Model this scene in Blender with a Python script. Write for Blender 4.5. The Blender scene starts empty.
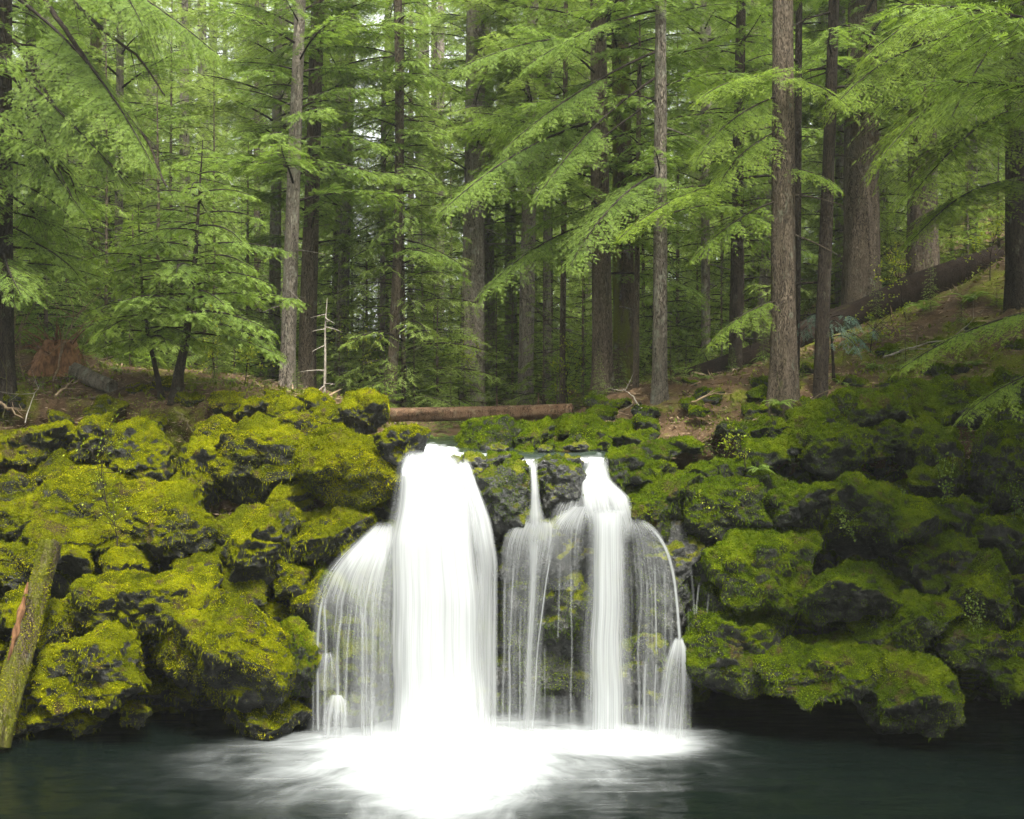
import bpy, math
import numpy as np
from math import radians, sin, cos, pi

C = bpy.context.scene.collection
F, CX, CY, CZ = 1267.0, 512.0, 409.5, 5.5          # focal length in pixels, principal point, camera height


def at(px, py, Y):
    return np.array([(px - CX) / F * Y, Y, CZ + (CY - py) / F * Y])


# ---------------------------------------------------------------- noise
def _h(ix, iy, iz, seed):
    h = (ix * 374761393 + iy * 668265263 + iz * 1440662683 + seed * 974711) & 0xFFFFFFFF
    h = ((h ^ (h >> 13)) * 1274126177) & 0xFFFFFFFF
    h = ((h ^ (h >> 16)) * 668265263) & 0xFFFFFFFF
    h = h ^ (h >> 15)
    return (h & 0xFFFFFF) / float(0xFFFFFF)


def noise(p, seed=0):
    p = np.asarray(p, float)
    i = np.floor(p).astype(np.int64)
    f = p - i
    u = f * f * f * (f * (f * 6 - 15) + 10)
    r = 0
    for a in (0, 1):
        wa = u[:, 0] if a else 1 - u[:, 0]
        for b in (0, 1):
            wb = u[:, 1] if b else 1 - u[:, 1]
            for c in (0, 1):
                wc = u[:, 2] if c else 1 - u[:, 2]
                r = r + wa * wb * wc * _h(i[:, 0] + a, i[:, 1] + b, i[:, 2] + c, seed)
    return r * 2 - 1


def fbm(p, octv=4, seed=0, gain=.5, lac=2.03):
    r, a, q = 0, 1.0, np.asarray(p, float)
    for k in range(octv):
        r = r + a * noise(q, seed + k * 17)
        q = q * lac + 3.17
        a *= gain
    return r


def worley(p, seed=0):
    p = np.asarray(p, float)
    i = np.floor(p).astype(np.int64)
    n = len(p)
    f1, f2, rid = np.full(n, 9.), np.full(n, 9.), np.zeros(n)
    for a in (-1, 0, 1):
        for b in (-1, 0, 1):
            for c in (-1, 0, 1):
                x, y, z = i[:, 0] + a, i[:, 1] + b, i[:, 2] + c
                q = np.stack([x + .1 + .8 * _h(x, y, z, seed), y + .1 + .8 * _h(x, y, z, seed + 1), z + .1 + .8 * _h(x, y, z, seed + 2)], 1)
                d = np.sqrt(((q - p) ** 2).sum(1))
                m = d < f1
                f2 = np.where(m, f1, np.minimum(f2, d))
                rid = np.where(m, _h(x, y, z, seed + 3), rid)
                f1 = np.where(m, d, f1)
    return f1, f2, rid


def sstep(a, b, x):
    t = np.clip((x - a) / (b - a), 0, 1)
    return t * t * (3 - 2 * t)


# ---------------------------------------------------------------- mesh helpers
def link(name, V, Fc, mats, parent=None, midx=None, smooth=True, attrs=None, uv=None, loc=None):
    V = np.ascontiguousarray(V, np.float32)
    Fc = np.ascontiguousarray(Fc, np.int32)
    me = bpy.data.meshes.new(name)
    m, k = Fc.shape
    me.vertices.add(len(V)); me.vertices.foreach_set('co', V.ravel())
    me.loops.add(m * k); me.loops.foreach_set('vertex_index', Fc.ravel())
    me.polygons.add(m); me.polygons.foreach_set('loop_start', np.arange(0, m * k, k, dtype=np.int32))
    if midx is not None:
        me.polygons.foreach_set('material_index', np.ascontiguousarray(midx, np.int32))
    sm = smooth if isinstance(smooth, np.ndarray) else np.full(m, bool(smooth))
    me.polygons.foreach_set('use_smooth', sm)
    for mt in (mats if isinstance(mats, (list, tuple)) else [mats]):
        me.materials.append(mt)
    for a, v in (attrs or {}).items():
        at_ = me.attributes.new(a, 'FLOAT', 'POINT')
        at_.data.foreach_set('value', np.ascontiguousarray(v, np.float32))
    if uv is not None:
        l = me.uv_layers.new(name='UVMap')
        l.data.foreach_set('uv', np.ascontiguousarray(uv[Fc.ravel()], np.float32).ravel())
    me.update(calc_edges=True)
    o = bpy.data.objects.new(name, me)
    C.objects.link(o)
    o.parent = parent
    if loc is not None:
        o.location = loc
    return o


def tag(o, label=None, cat=None, group=None, kind=None):
    for k, v in (('label', label), ('category', cat), ('group', group), ('kind', kind)):
        if v:
            o[k] = v
    return o


def empty(name, loc, label, cat, group=None):
    o = bpy.data.objects.new(name, None)
    C.objects.link(o)
    o.location = [float(v) for v in loc]
    o.empty_display_size = .2
    return tag(o, label, cat, group)


def copy_thing(src, loc, rz=0., sc=1., label=None):
    r = src.copy(); C.objects.link(r)
    r.location = [float(v) for v in loc]; r.rotation_euler = (0, 0, rz); r.scale = (sc, sc, sc)
    if label:
        r['label'] = label
    for ch in list(src.children):
        c = ch.copy(); C.objects.link(c); c.parent = r
    return r


class Geo:
    """Collects quads (with a float attribute and a material slot) for one mesh."""
    def __init__(s):
        s.V, s.F, s.A, s.M, s.S, s.n = [], [], [], [], [], 0

    def add(s, V, Fc, a=0., m=0, smooth=True):
        V = np.asarray(V, float).reshape(-1, 3)
        Fc = np.asarray(Fc, int)
        s.V.append(V); s.F.append(Fc + s.n); s.n += len(V)
        s.A.append(np.broadcast_to(np.asarray(a, float), (len(V),)).copy())
        s.M.append(np.full(len(Fc), m)); s.S.append(np.full(len(Fc), smooth))

    def kites(s, K, a=0., m=0):
        n = len(K)
        a = np.broadcast_to(np.asarray(a, float), (n,))
        s.add(K.reshape(-1, 3), np.arange(n * 4).reshape(-1, 4), np.repeat(a, 4), m, False)

    def tube(s, P, R, sides=6, m=0, a=0.):
        P = np.asarray(P, float); R = np.broadcast_to(np.asarray(R, float), (len(P),))
        T = np.gradient(P, axis=0); T /= np.linalg.norm(T, axis=1)[:, None] + 1e-9
        ref = np.where(np.abs(T[:, 2:3]) > .9, np.array([[1., 0, 0]]), np.array([[0, 0, 1.]]))
        X = np.cross(T, ref); X /= np.linalg.norm(X, axis=1)[:, None]
        Y = np.cross(T, X)
        th = np.arange(sides) * 2 * pi / sides
        V = P[:, None] + R[:, None, None] * (np.cos(th)[None, :, None] * X[:, None] + np.sin(th)[None, :, None] * Y[:, None])
        i, j = np.meshgrid(np.arange(len(P) - 1), np.arange(sides), indexing='ij')
        k = (j + 1) % sides
        Fc = np.stack([i * sides + j, i * sides + k, (i + 1) * sides + k, (i + 1) * sides + j], -1).reshape(-1, 4)
        s.add(V, Fc, a, m, True)

    def build(s, name, mats, parent=None, attr='tip', loc=None):
        return link(name, np.concatenate(s.V), np.concatenate(s.F), mats, parent, np.concatenate(s.M), np.concatenate(s.S), {attr: np.concatenate(s.A)}, None, loc)


def grid_faces(nr, nc):
    i, j = np.meshgrid(np.arange(nr - 1), np.arange(nc - 1), indexing='ij')
    return np.stack([i * nc + j, i * nc + j + 1, (i + 1) * nc + j + 1, (i + 1) * nc + j], -1).reshape(-1, 4)


def quad_info(V, Fc):
    a, b, c, d = (V[Fc[:, k]] for k in range(4))
    n = np.cross(c - a, d - b)
    l = np.linalg.norm(n, axis=1)
    return (a + b + c + d) / 4, n / (l[:, None] + 1e-12), l / 2


def make_kites(O, D, U, L, W, mid=.45):
    """O origin, D unit direction, U rough normal: flat kites of length L and width W."""
    S = np.cross(D, U); S /= np.linalg.norm(S, axis=1)[:, None] + 1e-9
    L, W = np.asarray(L)[:, None], np.asarray(W)[:, None]
    M = O + D * L * mid
    return np.stack([O, M + S * W / 2, O + D * L, M - S * W / 2], 1)


# ---------------------------------------------------------------- materials
class NT:
    def __init__(s, name):
        s.m = bpy.data.materials.new(name); s.m.use_nodes = True
        s.t = s.m.node_tree; s.t.nodes.clear()
        s.out = s.n('ShaderNodeOutputMaterial')

    def n(s, typ, props=None, **inp):
        nd = s.t.nodes.new(typ)
        for k, v in (props or {}).items():
            setattr(nd, k, v)
        for k, v in inp.items():
            key = int(k[1:]) if k[0] == 'i' and k[1:].isdigit() else k.replace('_', ' ')
            s.set(nd.inputs[key], v)
        return nd

    def set(s, sock, v):
        if isinstance(v, bpy.types.Node):
            v = v.outputs[0]
        if isinstance(v, bpy.types.NodeSocket):
            s.t.links.new(v, sock)
        elif isinstance(v, (tuple, list)) and len(v) == 3 and sock.type == 'RGBA':
            sock.default_value = (*v, 1)
        else:
            sock.default_value = v

    def math(s, op, a, b=0., clamp=False):
        return s.n('ShaderNodeMath', {'operation': op, 'use_clamp': clamp}, i0=a, i1=b)

    def mix(s, f, a, b):
        nd = s.n('ShaderNodeMix', {'data_type': 'RGBA'})
        s.set(nd.inputs[0], f); s.set(nd.inputs[6], a); s.set(nd.inputs[7], b)
        return nd.outputs[2]

    def pos(s, scale=(1, 1, 1)):
        g = s.n('ShaderNodeNewGeometry')
        return s.n('ShaderNodeMapping', Vector=g.outputs['Position'], Scale=scale)

    def noise(s, vec, scale, detail=3., rough=.55):
        return s.n('ShaderNodeTexNoise', Vector=vec, Scale=scale, Detail=detail, Roughness=rough).outputs[0]

    def ramp(s, v, stops):
        nd = s.n('ShaderNodeValToRGB', Fac=v)
        el = nd.color_ramp.elements
        while len(el) < len(stops):
            el.new(.5)
        for e, (p, c) in zip(el, stops):
            e.position = p
            e.color = (*c, 1) if isinstance(c, tuple) else (c, c, c, 1)
        return nd.outputs[0]

    def remap(s, v, a, b, c=0., d=1.):
        return s.n('ShaderNodeMapRange', {'interpolation_type': 'SMOOTHSTEP'}, Value=v, From_Min=a, From_Max=b, To_Min=c, To_Max=d).outputs[0]

    def attr(s, name):
        return s.n('ShaderNodeAttribute', {'attribute_name': name}).outputs['Fac']

    def done(s, sh):
        for nd in s.t.nodes:
            if nd.type == 'BSDF_PRINCIPLED' and not nd.inputs['Roughness'].is_linked and nd.inputs['Roughness'].default_value > .8:
                nd.inputs['Specular IOR Level'].default_value = .1
        s.set(s.out.inputs[0], sh)
        return s.m


def leaf_mat(name, dark, mid, light, trans=.45, nscale=.9, spec=.12):
    t = NT(name)
    tip = t.attr('tip')
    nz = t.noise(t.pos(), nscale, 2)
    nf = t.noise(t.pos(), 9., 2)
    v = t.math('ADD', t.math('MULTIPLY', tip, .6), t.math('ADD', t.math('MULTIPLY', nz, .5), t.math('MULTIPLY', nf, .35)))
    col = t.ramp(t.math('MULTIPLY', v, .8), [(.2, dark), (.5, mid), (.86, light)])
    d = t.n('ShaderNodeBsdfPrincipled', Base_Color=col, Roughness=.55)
    d.inputs['Specular IOR Level'].default_value = spec
    tr = t.n('ShaderNodeBsdfTranslucent', Color=t.n('ShaderNodeHueSaturation', Color=col, Saturation=1.1, Value=1.25))
    return t.done(t.n('ShaderNodeMixShader', i0=trans, i1=d, i2=tr))


def bark_mat(name, dark, light, lichen=(.19, .2, .14), moss=(.09, .11, .015), amt=.3, mossy=.15):
    t = NT(name)
    p = t.pos((1, 1, .13))
    v = t.n('ShaderNodeTexVoronoi', {'feature': 'DISTANCE_TO_EDGE'}, Vector=t.n('ShaderNodeVectorMath', {'operation': 'ADD'}, i0=p, i1=t.n('ShaderNodeTexNoise', Vector=p, Scale=9., Detail=3.).outputs[1]), Scale=16.).outputs[0]
    n1 = t.noise(p, 22., 5, .65)
    n3 = t.noise(t.pos((1, 1, .09)), 7., 3, .5)
    f = t.math('ADD', t.math('MULTIPLY', t.remap(v, 0., .16), .6), t.math('MULTIPLY', n1, .45))
    fc = t.math('ADD', t.math('MULTIPLY', t.remap(f, .25, .95), .75), t.math('MULTIPLY', t.remap(n3, .3, .7), .4))
    col = t.mix(fc, tuple(c * .55 for c in dark), tuple(c * 1.12 for c in light))
    li = t.remap(t.noise(t.pos((1, 1, .6)), 5., 6, .7), .64 - amt * .35, .78 - amt * .3)
    col = t.mix(t.math('MULTIPLY', li, .75), col, lichen)
    mo = t.remap(t.noise(t.pos((1, 1, .35)), 1.7, 5, .65), .72 - mossy * .5, .86 - mossy * .45)
    col = t.mix(mo, col, moss)
    b = t.n('ShaderNodeBump', Strength=1., Distance=.06, Height=f)
    return t.done(t.n('ShaderNodeBsdfPrincipled', Base_Color=col, Roughness=.9, Normal=b))


def rock_mat(name, moss_dark, moss_mid, moss_light, cover=.0, wet=0.):
    """Basalt with moss on the faces that look up; duff collects between."""
    t = NT(name)
    g = t.n('ShaderNodeNewGeometry')
    nz = t.n('ShaderNodeSeparateXYZ', Vector=g.outputs['Normal']).outputs[2]
    p = t.pos()
    big = t.noise(p, 1.1, 4); med = t.noise(p, 5., 5, .6); fine = t.noise(p, 34., 4, .7)
    rk = t.mix(t.remap(med, .35, .7), (.014, .015, .014), (.055, .054, .048))
    rk = t.mix(t.remap(t.noise(p, 11., 6, .7), .62, .7), rk, (.12, .12, .1))
    ms = t.ramp(t.math('ADD', t.math('MULTIPLY', big, .55), t.math('ADD', t.math('MULTIPLY', med, .3), t.math('MULTIPLY', fine, .3))), [(.45, moss_dark), (.57, moss_mid), (.7, moss_light)])
    ms = t.mix(t.remap(t.noise(p, 2.3, 5, .7), .54, .64), ms, t.mix(fine, (.02, .014, .007), (.07, .052, .024)))
    s = t.math('ADD', nz, t.math('ADD', t.math('MULTIPLY', t.math('SUBTRACT', big, .5), 1.5), t.math('MULTIPLY', t.math('SUBTRACT', med, .5), .9)))
    m = t.remap(s, .02 - cover, .24 - cover)
    col = t.mix(m, rk, ms)
    ro = t.mix(m, (.62 - .35 * wet,) * 3, (.95,) * 3)
    b1 = t.n('ShaderNodeBump', Strength=1., Distance=.13, Height=med)
    b2 = t.n('ShaderNodeBump', Strength=1., Distance=.03, Height=fine, Normal=b1)
    sh = t.n('ShaderNodeBsdfPrincipled', Base_Color=col, Roughness=ro, Normal=b2)
    t.set(sh.inputs['Specular IOR Level'], t.mix(m, (.2 + .3 * wet,) * 3, (.0,) * 3))
    return t.done(sh)


def simple_mat(name, a, b, scale=8., rough=.85, bump=.5, stretch=(1, 1, 1)):
    t = NT(name)
    n = t.noise(t.pos(stretch), scale, 6, .65)
    return t.done(t.n('ShaderNodeBsdfPrincipled', Base_Color=t.mix(t.remap(n, .3, .7), a, b), Roughness=rough,
                      Normal=t.n('ShaderNodeBump', Strength=bump, Distance=.02, Height=n)))


def ground_mat():
    t = NT('forest_duff')
    p = t.pos()
    big = t.noise(p, .55, 5, .6); med = t.noise(p, 4., 5, .6); fine = t.noise(p, 40., 4, .75)
    duff = t.ramp(t.math('ADD', t.math('MULTIPLY', med, .5), t.math('MULTIPLY', fine, .55)), [(.3, (.022, .014, .008)), (.55, (.075, .047, .025)), (.78, (.16, .105, .062))])
    moss = t.ramp(fine, [(.3, (.035, .045, .006)), (.7, (.14, .15, .012))])
    m = t.remap(t.math('ADD', big, t.math('MULTIPLY', med, .25)), .63, .75)
    b = t.n('ShaderNodeBump', Strength=1., Distance=.04, Height=t.math('ADD', med, t.math('MULTIPLY', fine, .5)))
    return t.done(t.n('ShaderNodeBsdfPrincipled', Base_Color=t.mix(m, duff, moss), Roughness=.95, Normal=b))


def fall_mat():
    """Falling white water: UV u across, v down; 'dens' says how thick the water is there."""
    t = NT('falling_water')
    uv = t.n('ShaderNodeUVMap')
    dens = t.attr('dens')
    sp = t.n('ShaderNodeSeparateXYZ', Vector=uv)
    v1 = t.n('ShaderNodeMapping', Vector=uv, Scale=(13., .22, 1))
    v2 = t.n('ShaderNodeMapping', Vector=uv, Scale=(48., .45, 1))
    n = t.math('ADD', t.math('MULTIPLY', t.noise(v1, 1., 3, .6), .62), t.math('MULTIPLY', t.noise(v2, 1., 2, .6), .5))
    st = t.remap(n, .34, .84)
    # thick water is opaque, thin water breaks into streaks
    a = t.math('ADD', t.math('MULTIPLY', dens, t.math('ADD', t.math('MULTIPLY', st, t.remap(dens, .4, .85, 1.1, .6)), t.remap(dens, .4, .85, .1, .48))), t.math('MULTIPLY', t.math('SUBTRACT', dens, .8), .9, True), True)
    a = t.math('MULTIPLY', a, t.math('MINIMUM', t.math('MULTIPLY', dens, 6.), 1.), True)
    w = t.n('ShaderNodeMixShader', i0=.5, i1=t.n('ShaderNodeBsdfDiffuse', Color=(.52, .54, .54)), i2=t.n('ShaderNodeBsdfTranslucent', Color=(.52, .54, .54)))
    return t.done(t.n('ShaderNodeMixShader', i0=a, i1=t.n('ShaderNodeBsdfTransparent'), i2=w))


def pool_mat():
    t = NT('pool_water')
    uv = t.n('ShaderNodeUVMap')       # u angle round the plunge point, v distance from it
    foam = t.attr('foam')
    wob = t.n('ShaderNodeVectorMath', {'operation': 'ADD'}, i0=uv, i1=t.n('ShaderNodeVectorMath', {'operation': 'SCALE'}, i0=t.n('ShaderNodeTexNoise', Vector=t.pos(), Scale=.55, Detail=2.).outputs[1], Scale=.5))
    n1 = t.noise(t.n('ShaderNodeMapping', Vector=wob, Scale=(5., .45, 1)), 1., 4, .6)
    n2 = t.noise(t.n('ShaderNodeMapping', Vector=wob, Scale=(22., .9, 1)), 1., 3, .6)
    n3 = t.noise(t.pos((.8, 1.6, 1)), 1.5, 4, .6)
    s = t.math('ADD', t.math('MULTIPLY', n1, .5), t.math('ADD', t.math('MULTIPLY', n2, .22), t.math('MULTIPLY', n3, .32)))
    f = t.remap(t.math('ADD', foam, t.math('MULTIPLY', t.math('SUBTRACT', s, .52), 1.05)), .0, 1.3)
    f = t.math('MULTIPLY', f, t.remap(foam, .0, .5))
    p = t.pos((.5, 2.2, 1))
    b = t.n('ShaderNodeBump', Strength=.35, Distance=.06, Height=t.math('ADD', t.noise(p, 1.6, 4, .6), t.math('MULTIPLY', s, .6)))
    wat = t.n('ShaderNodeBsdfPrincipled', Base_Color=(.002, .004, .003), Roughness=.12, Normal=b)
    wat.inputs['Specular IOR Level'].default_value = .2
    wat.inputs['IOR'].default_value = 1.33
    fm = t.n('ShaderNodeBsdfDiffuse', Color=(.56, .59, .59))
    return t.done(t.n('ShaderNodeMixShader', i0=f, i1=wat, i2=fm))


def stream_mat():
    t = NT('stream_water')
    p = t.pos((2.2, .5, 1))
    n = t.noise(p, 2., 4, .6)
    wat = t.n('ShaderNodeBsdfPrincipled', Base_Color=(.02, .028, .022), Roughness=.18, Normal=t.n('ShaderNodeBump', Strength=.3, Distance=.05, Height=n))
    fm = t.n('ShaderNodeBsdfDiffuse', Color=(.6, .63, .63))
    f = t.math('MULTIPLY', t.remap(t.math('ADD', t.attr('foam'), t.math('MULTIPLY', t.math('SUBTRACT', n, .5), 1.5)), .3, 1.1), .85)
    return t.done(t.n('ShaderNodeMixShader', i0=f, i1=wat, i2=fm))


M = {}
M['moss_left'] = leaf_mat('yellow_moss_lit', (.035, .052, .002), (.135, .148, .002), (.275, .265, .004), .3, 1.6, 0.)  # yellower than the right: partly species, partly the bank's brighter light in the colour
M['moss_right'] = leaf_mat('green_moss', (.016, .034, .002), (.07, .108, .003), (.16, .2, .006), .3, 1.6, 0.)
M['rock_left'] = rock_mat('basalt_yellow_moss_lit', (.016, .02, .002), (.06, .068, .002), (.14, .145, .003), .1)  # moss tones differ by bank: species, plus light put into the colour
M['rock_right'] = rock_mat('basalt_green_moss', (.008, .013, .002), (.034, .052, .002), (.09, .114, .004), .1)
M['rock_wet'] = rock_mat('wet_basalt', (.02, .028, .006), (.065, .075, .01), (.15, .15, .014), -.28, 1.)
M['ground'] = ground_mat()
M['leaf_far'] = leaf_mat('conifer_needles_hazed', (.08, .12, .035), (.16, .22, .05), (.25, .325, .075), .5, .5)  # lighter than nearer needles: pale haze and forest glow put into the colour
M['leaf_mid'] = leaf_mat('conifer_needles', (.045, .075, .02), (.11, .17, .035), (.2, .28, .05), .48)
M['leaf_bright'] = leaf_mat('conifer_needles_fresh', (.04, .075, .016), (.115, .18, .027), (.23, .31, .045), .5)
M['leaf_dark'] = leaf_mat('conifer_needles_dark', (.02, .045, .014), (.05, .095, .026), (.11, .18, .04), .42)
M['leaf_blue'] = leaf_mat('cedar_needles', (.04, .075, .05), (.09, .15, .11), (.17, .25, .19), .4)
M['leaf_shrub'] = leaf_mat('broad_leaves', (.07, .11, .015), (.17, .22, .025), (.33, .36, .04), .5)
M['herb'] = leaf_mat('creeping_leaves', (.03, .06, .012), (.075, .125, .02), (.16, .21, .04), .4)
M['herb_left'] = leaf_mat('creeping_leaves_sunlit', (.045, .065, .008), (.1, .125, .014), (.18, .2, .025), .4)  # lit copy of the creeping leaves, sunlight put into the colour
M['bark_dark'] = bark_mat('dark_bark', (.012, .01, .007), (.06, .047, .034), amt=.15, mossy=.1)
M['bark_brown'] = bark_mat('brown_bark', (.028, .02, .013), (.135, .106, .074), amt=.2, mossy=.1)
M['bark_pale'] = bark_mat('pale_bark', (.06, .049, .037), (.24, .205, .16), (.3, .29, .22), amt=.35, mossy=.12)
M['bark_grey'] = bark_mat('grey_bark', (.05, .041, .031), (.19, .162, .125), (.25, .25, .19), amt=.4, mossy=.1)
M['bark_mossy'] = bark_mat('mossy_bark', (.03, .022, .014), (.12, .09, .06), moss=(.13, .14, .015), amt=.25, mossy=.55)
M['twig'] = simple_mat('twig_bark', (.008, .006, .005), (.035, .027, .02), 12.)
M['twig_pale'] = simple_mat('bleached_wood', (.14, .12, .095), (.3, .27, .22), 12.)
M['twig_tan'] = simple_mat('dead_twig', (.11, .075, .045), (.26, .19, .12), 12.)
M['log_red'] = bark_mat('red_log_bark', (.05, .027, .015), (.24, .145, .085), (.32, .25, .15), amt=.3, mossy=.13)
M['rot'] = simple_mat('rotten_red_wood', (.07, .035, .018), (.22, .115, .055), 14., .95, .9, (1, 1, .3))
M['log_shaded'] = bark_mat('shaded_log_bark', (.007, .005, .003), (.034, .022, .014), (.06, .05, .03), amt=.1, mossy=.12)  # bark blackened to carry the shade the log lies in
M['fall'] = fall_mat()
M['pool'] = pool_mat()
M['stream'] = stream_mat()
# ---------------------------------------------------------------- terrain
CTRL = [  # px, py, distance -> points of the bare ground
    (0, 440, 23.8), (0, 350, 28), (60, 375, 27), (100, 402, 25.5), (100, 362, 31), (180, 394, 26), (270, 402, 25.5), (300, 388, 31), (350, 402, 26), (380, 400, 33),
    (440, 407, 36), (440, 401, 46), (300, 383, 45), (100, 350, 45), (500, 400, 37), (560, 398, 33), (600, 390, 27), (660, 396, 25), (720, 402, 24.3), (783, 412, 23.8), (823, 404, 24),
    (700, 452, 23), (650, 425, 24), (860, 332, 29), (950, 290, 31), (1024, 250, 33), (900, 372, 25), (1024, 300, 27), (1000, 382, 24.3), (1024, 420, 23), (900, 405, 23.8), (760, 350, 31), (700, 384, 29),
    (1100, 215, 36), (800, 300, 45), (600, 370, 48), (1000, 180, 55)]
WPT = [(.9, 25.4, 4.95), (-2.7, 25.2, 4.9), (-2.6, 27, 5.0), (1., 27.2, 5.2), (-2.1, 23, 4.5), (-.9, 23, 4.5), (.4, 23, 4.55), (1.5, 22.9, 4.45), (-2, 25, 4.55), (0, 24.6, 4.75), (-1.6, 28, 4.92), (-.4, 28, 5.0), (-1.5, 31, 5.25), (1.2, 25, 5.15),
       (-14, 23, 5.6), (-14, 30, 7.), (14, 22, 7.2), (14, 30, 10.5), (-45, 60, 10), (45, 60, 19), (0, 75, 7.5), (0, 110, 10), (-70, 150, 16), (70, 150, 26), (0, 160, 14)]
_pts = np.array([at(*c) for c in CTRL] + [np.array(p, float) for p in WPT])


def _K(d):
    return d * d * np.log(d + 1e-9)


_S = 20.
_P = _pts[:, :2] / _S
_n = len(_P)
_A = np.zeros((_n + 3, _n + 3))
_A[:_n, :_n] = _K(np.linalg.norm(_P[:, None] - _P[None], axis=2)) + .0008 * np.eye(_n)
_A[:_n, _n] = 1; _A[:_n, _n + 1:] = _P; _A[_n, :_n] = 1; _A[_n + 1:, :_n] = _P.T
_w = np.linalg.solve(_A, np.concatenate([_pts[:, 2], [0, 0, 0]]))


def tps(x, y):
    q = np.stack([np.ravel(x), np.ravel(y)], 1) / _S
    r = np.zeros(len(q))
    for k in range(_n):
        r += _w[k] * _K(np.sqrt(((q - _P[k]) ** 2).sum(1)))
    return r + _w[_n] + q @ _w[_n + 1:]


def bumps(x, y):
    p = np.stack([np.ravel(x), np.ravel(y), np.zeros(np.size(x))], 1)
    ch = 1 - sstep(.6, 1.4, 2.4 - np.abs(p[:, 0] + .4)) * (p[:, 1] < 30)      # keep the stream bed smooth
    return ch * (.13 * fbm(p * .7, 4, 5) + .05 * fbm(p * 3.1, 3, 9))


def ground_z(x, y):
    x, y = np.atleast_1d(x).astype(float), np.atleast_1d(y).astype(float)
    return float((tps(x, y) + bumps(x, y))[0])


XT = [-16, -9, -5, -2.8, -2.2, 0, 1.6, 2.9, 4, 6, 9, 16]
YB = [20.6, 21.5, 21.8, 22.0, 22.4, 22.5, 22.5, 22.3, 21.7, 21.2, 20.8, 19.6]
YTOP = [26.2, 25.7, 25.3, 24.2, 22.95, 22.85, 22.9, 23.0, 23.6, 23.8, 23.4, 22.6]
POW = [1.6, 1.7, 1.6, 1.4, 1., 1., 1., 1.1, 1.4, 1.7, 1.8, 1.8]
DEEP = [.3, .6, 1.3, .5, .1, .1, .1, .7, 2.6, 3.1, 3., 2.4]
HIGH = [.3, .4, .8, .5, .3, .3, .3, .85, 1.3, 1.4, 1.4, 1.3]


def cliff_base(x, t):
    """Undisplaced bank face: x and t (0 foot below the water .. 1 rim) -> y, z."""
    yb, yt = np.interp(x, XT, YB), np.interp(x, XT, YTOP)
    zt = tps(x, yt)
    z = -1.2 + (zt + 1.2) * t
    y = yb + (yt - yb) * np.clip((z - .2) / (zt - .2), 0, 1) ** np.interp(x, XT, POW)
    hi = np.interp(x, XT, HIGH)
    y = y + np.interp(x, XT, DEEP) * sstep(hi + .25, hi - .35, z)
    return y, z


nx, nt = 640, 300
xg = np.linspace(-14.5, 14.5, nx)
tg = np.linspace(0, 1, nt)
TT, XX = np.meshgrid(tg, xg, indexing='ij')
yy, zz = cliff_base(XX.ravel(), TT.ravel())
Pc = np.stack([XX.ravel(), yy, zz], 1)
dy, dz = np.gradient(yy.reshape(nt, nx), axis=0).ravel(), np.gradient(zz.reshape(nt, nx), axis=0).ravel()
ln = np.sqrt(dy * dy + dz * dz) + 1e-9
Nc = np.stack([0 * dy, -dz / ln, dy / ln], 1)
q = Pc + .25 * np.stack([noise(Pc * .9, 3), noise(Pc * .9, 4), noise(Pc * .9, 6)], 1)
f1, f2, rid = worley(q * np.array([1.05, .6, 1.75]), 21)
g1, g2, gid = worley(q * np.array([2.5, 1.6, 3.6]), 41)
ch = 1 - .75 * sstep(.5, .0, np.abs(Pc[:, 0] + .1) - 2.6)                     # the wall behind the falls is smoother
disp = ch * (.62 * np.sqrt(np.clip((f2 - f1) * 1.6, 0, 1)) - .42 + .42 * (rid - .5) + .2 * np.sqrt(np.clip((g2 - g1) * 1.5, 0, 1)) - .1) + - .2 + .09 * fbm(Pc * 2.2, 4, 8) + .025 * fbm(Pc * 9, 2, 12)
fade = sstep(1., .93, TT.ravel())
Pc = Pc + Nc * (disp * fade)[:, None]
cliff_faces = grid_faces(nt, nx)
fx, ft = Pc[cliff_faces[:, 0], 0], TT.ravel()[cliff_faces[:, 0]]
rim = ft > np.where(fx < 0, .78, .88) + .13 * noise(Pc[cliff_faces[:, 0]] * 1.1, 61) + .07 * noise(Pc[cliff_faces[:, 0]] * 4., 62)
rim &= np.abs(fx) > 2.6
cmat = np.where(rim, 3, np.where(fx < -2.9, 0, np.where(fx > 3.1, 1, 2)))
cliff = tag(link('rock_bank', Pc, cliff_faces, [M['rock_left'], M['rock_right'], M['rock_wet'], M['ground']], None,
                 cmat), kind='structure')

nv, nxf = 230, 420
xf = np.linspace(-14.5, 14.5, nxf)
vg = np.linspace(0, 1, nv)
VV, XF = np.meshgrid(vg, xf, indexing='ij')
yt = np.interp(XF.ravel(), XT, YTOP)
yf = yt - .05 + (165 - yt) * VV.ravel() ** 2.7
xf2 = XF.ravel() * (1 + .05 * np.maximum(yf - yt, 0))
zf = tps(xf2, yf) + bumps(xf2, yf) * sstep(0, .25, yf - yt) - .03
Pf = np.stack([xf2, yf, zf], 1)
floor_faces = grid_faces(nv, nxf)
tag(link('forest_ground', Pf, floor_faces, M['ground']), kind='structure')
# pool bed and near ground under the camera, out to the sides
tag(link('pool_bed', [(-90, -60, -1.3), (90, -60, -1.3), (90, 24.5, -1.3), (-90, 24.5, -1.3)], [[0, 1, 2, 3]], M['rock_wet']), kind='structure')


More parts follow.
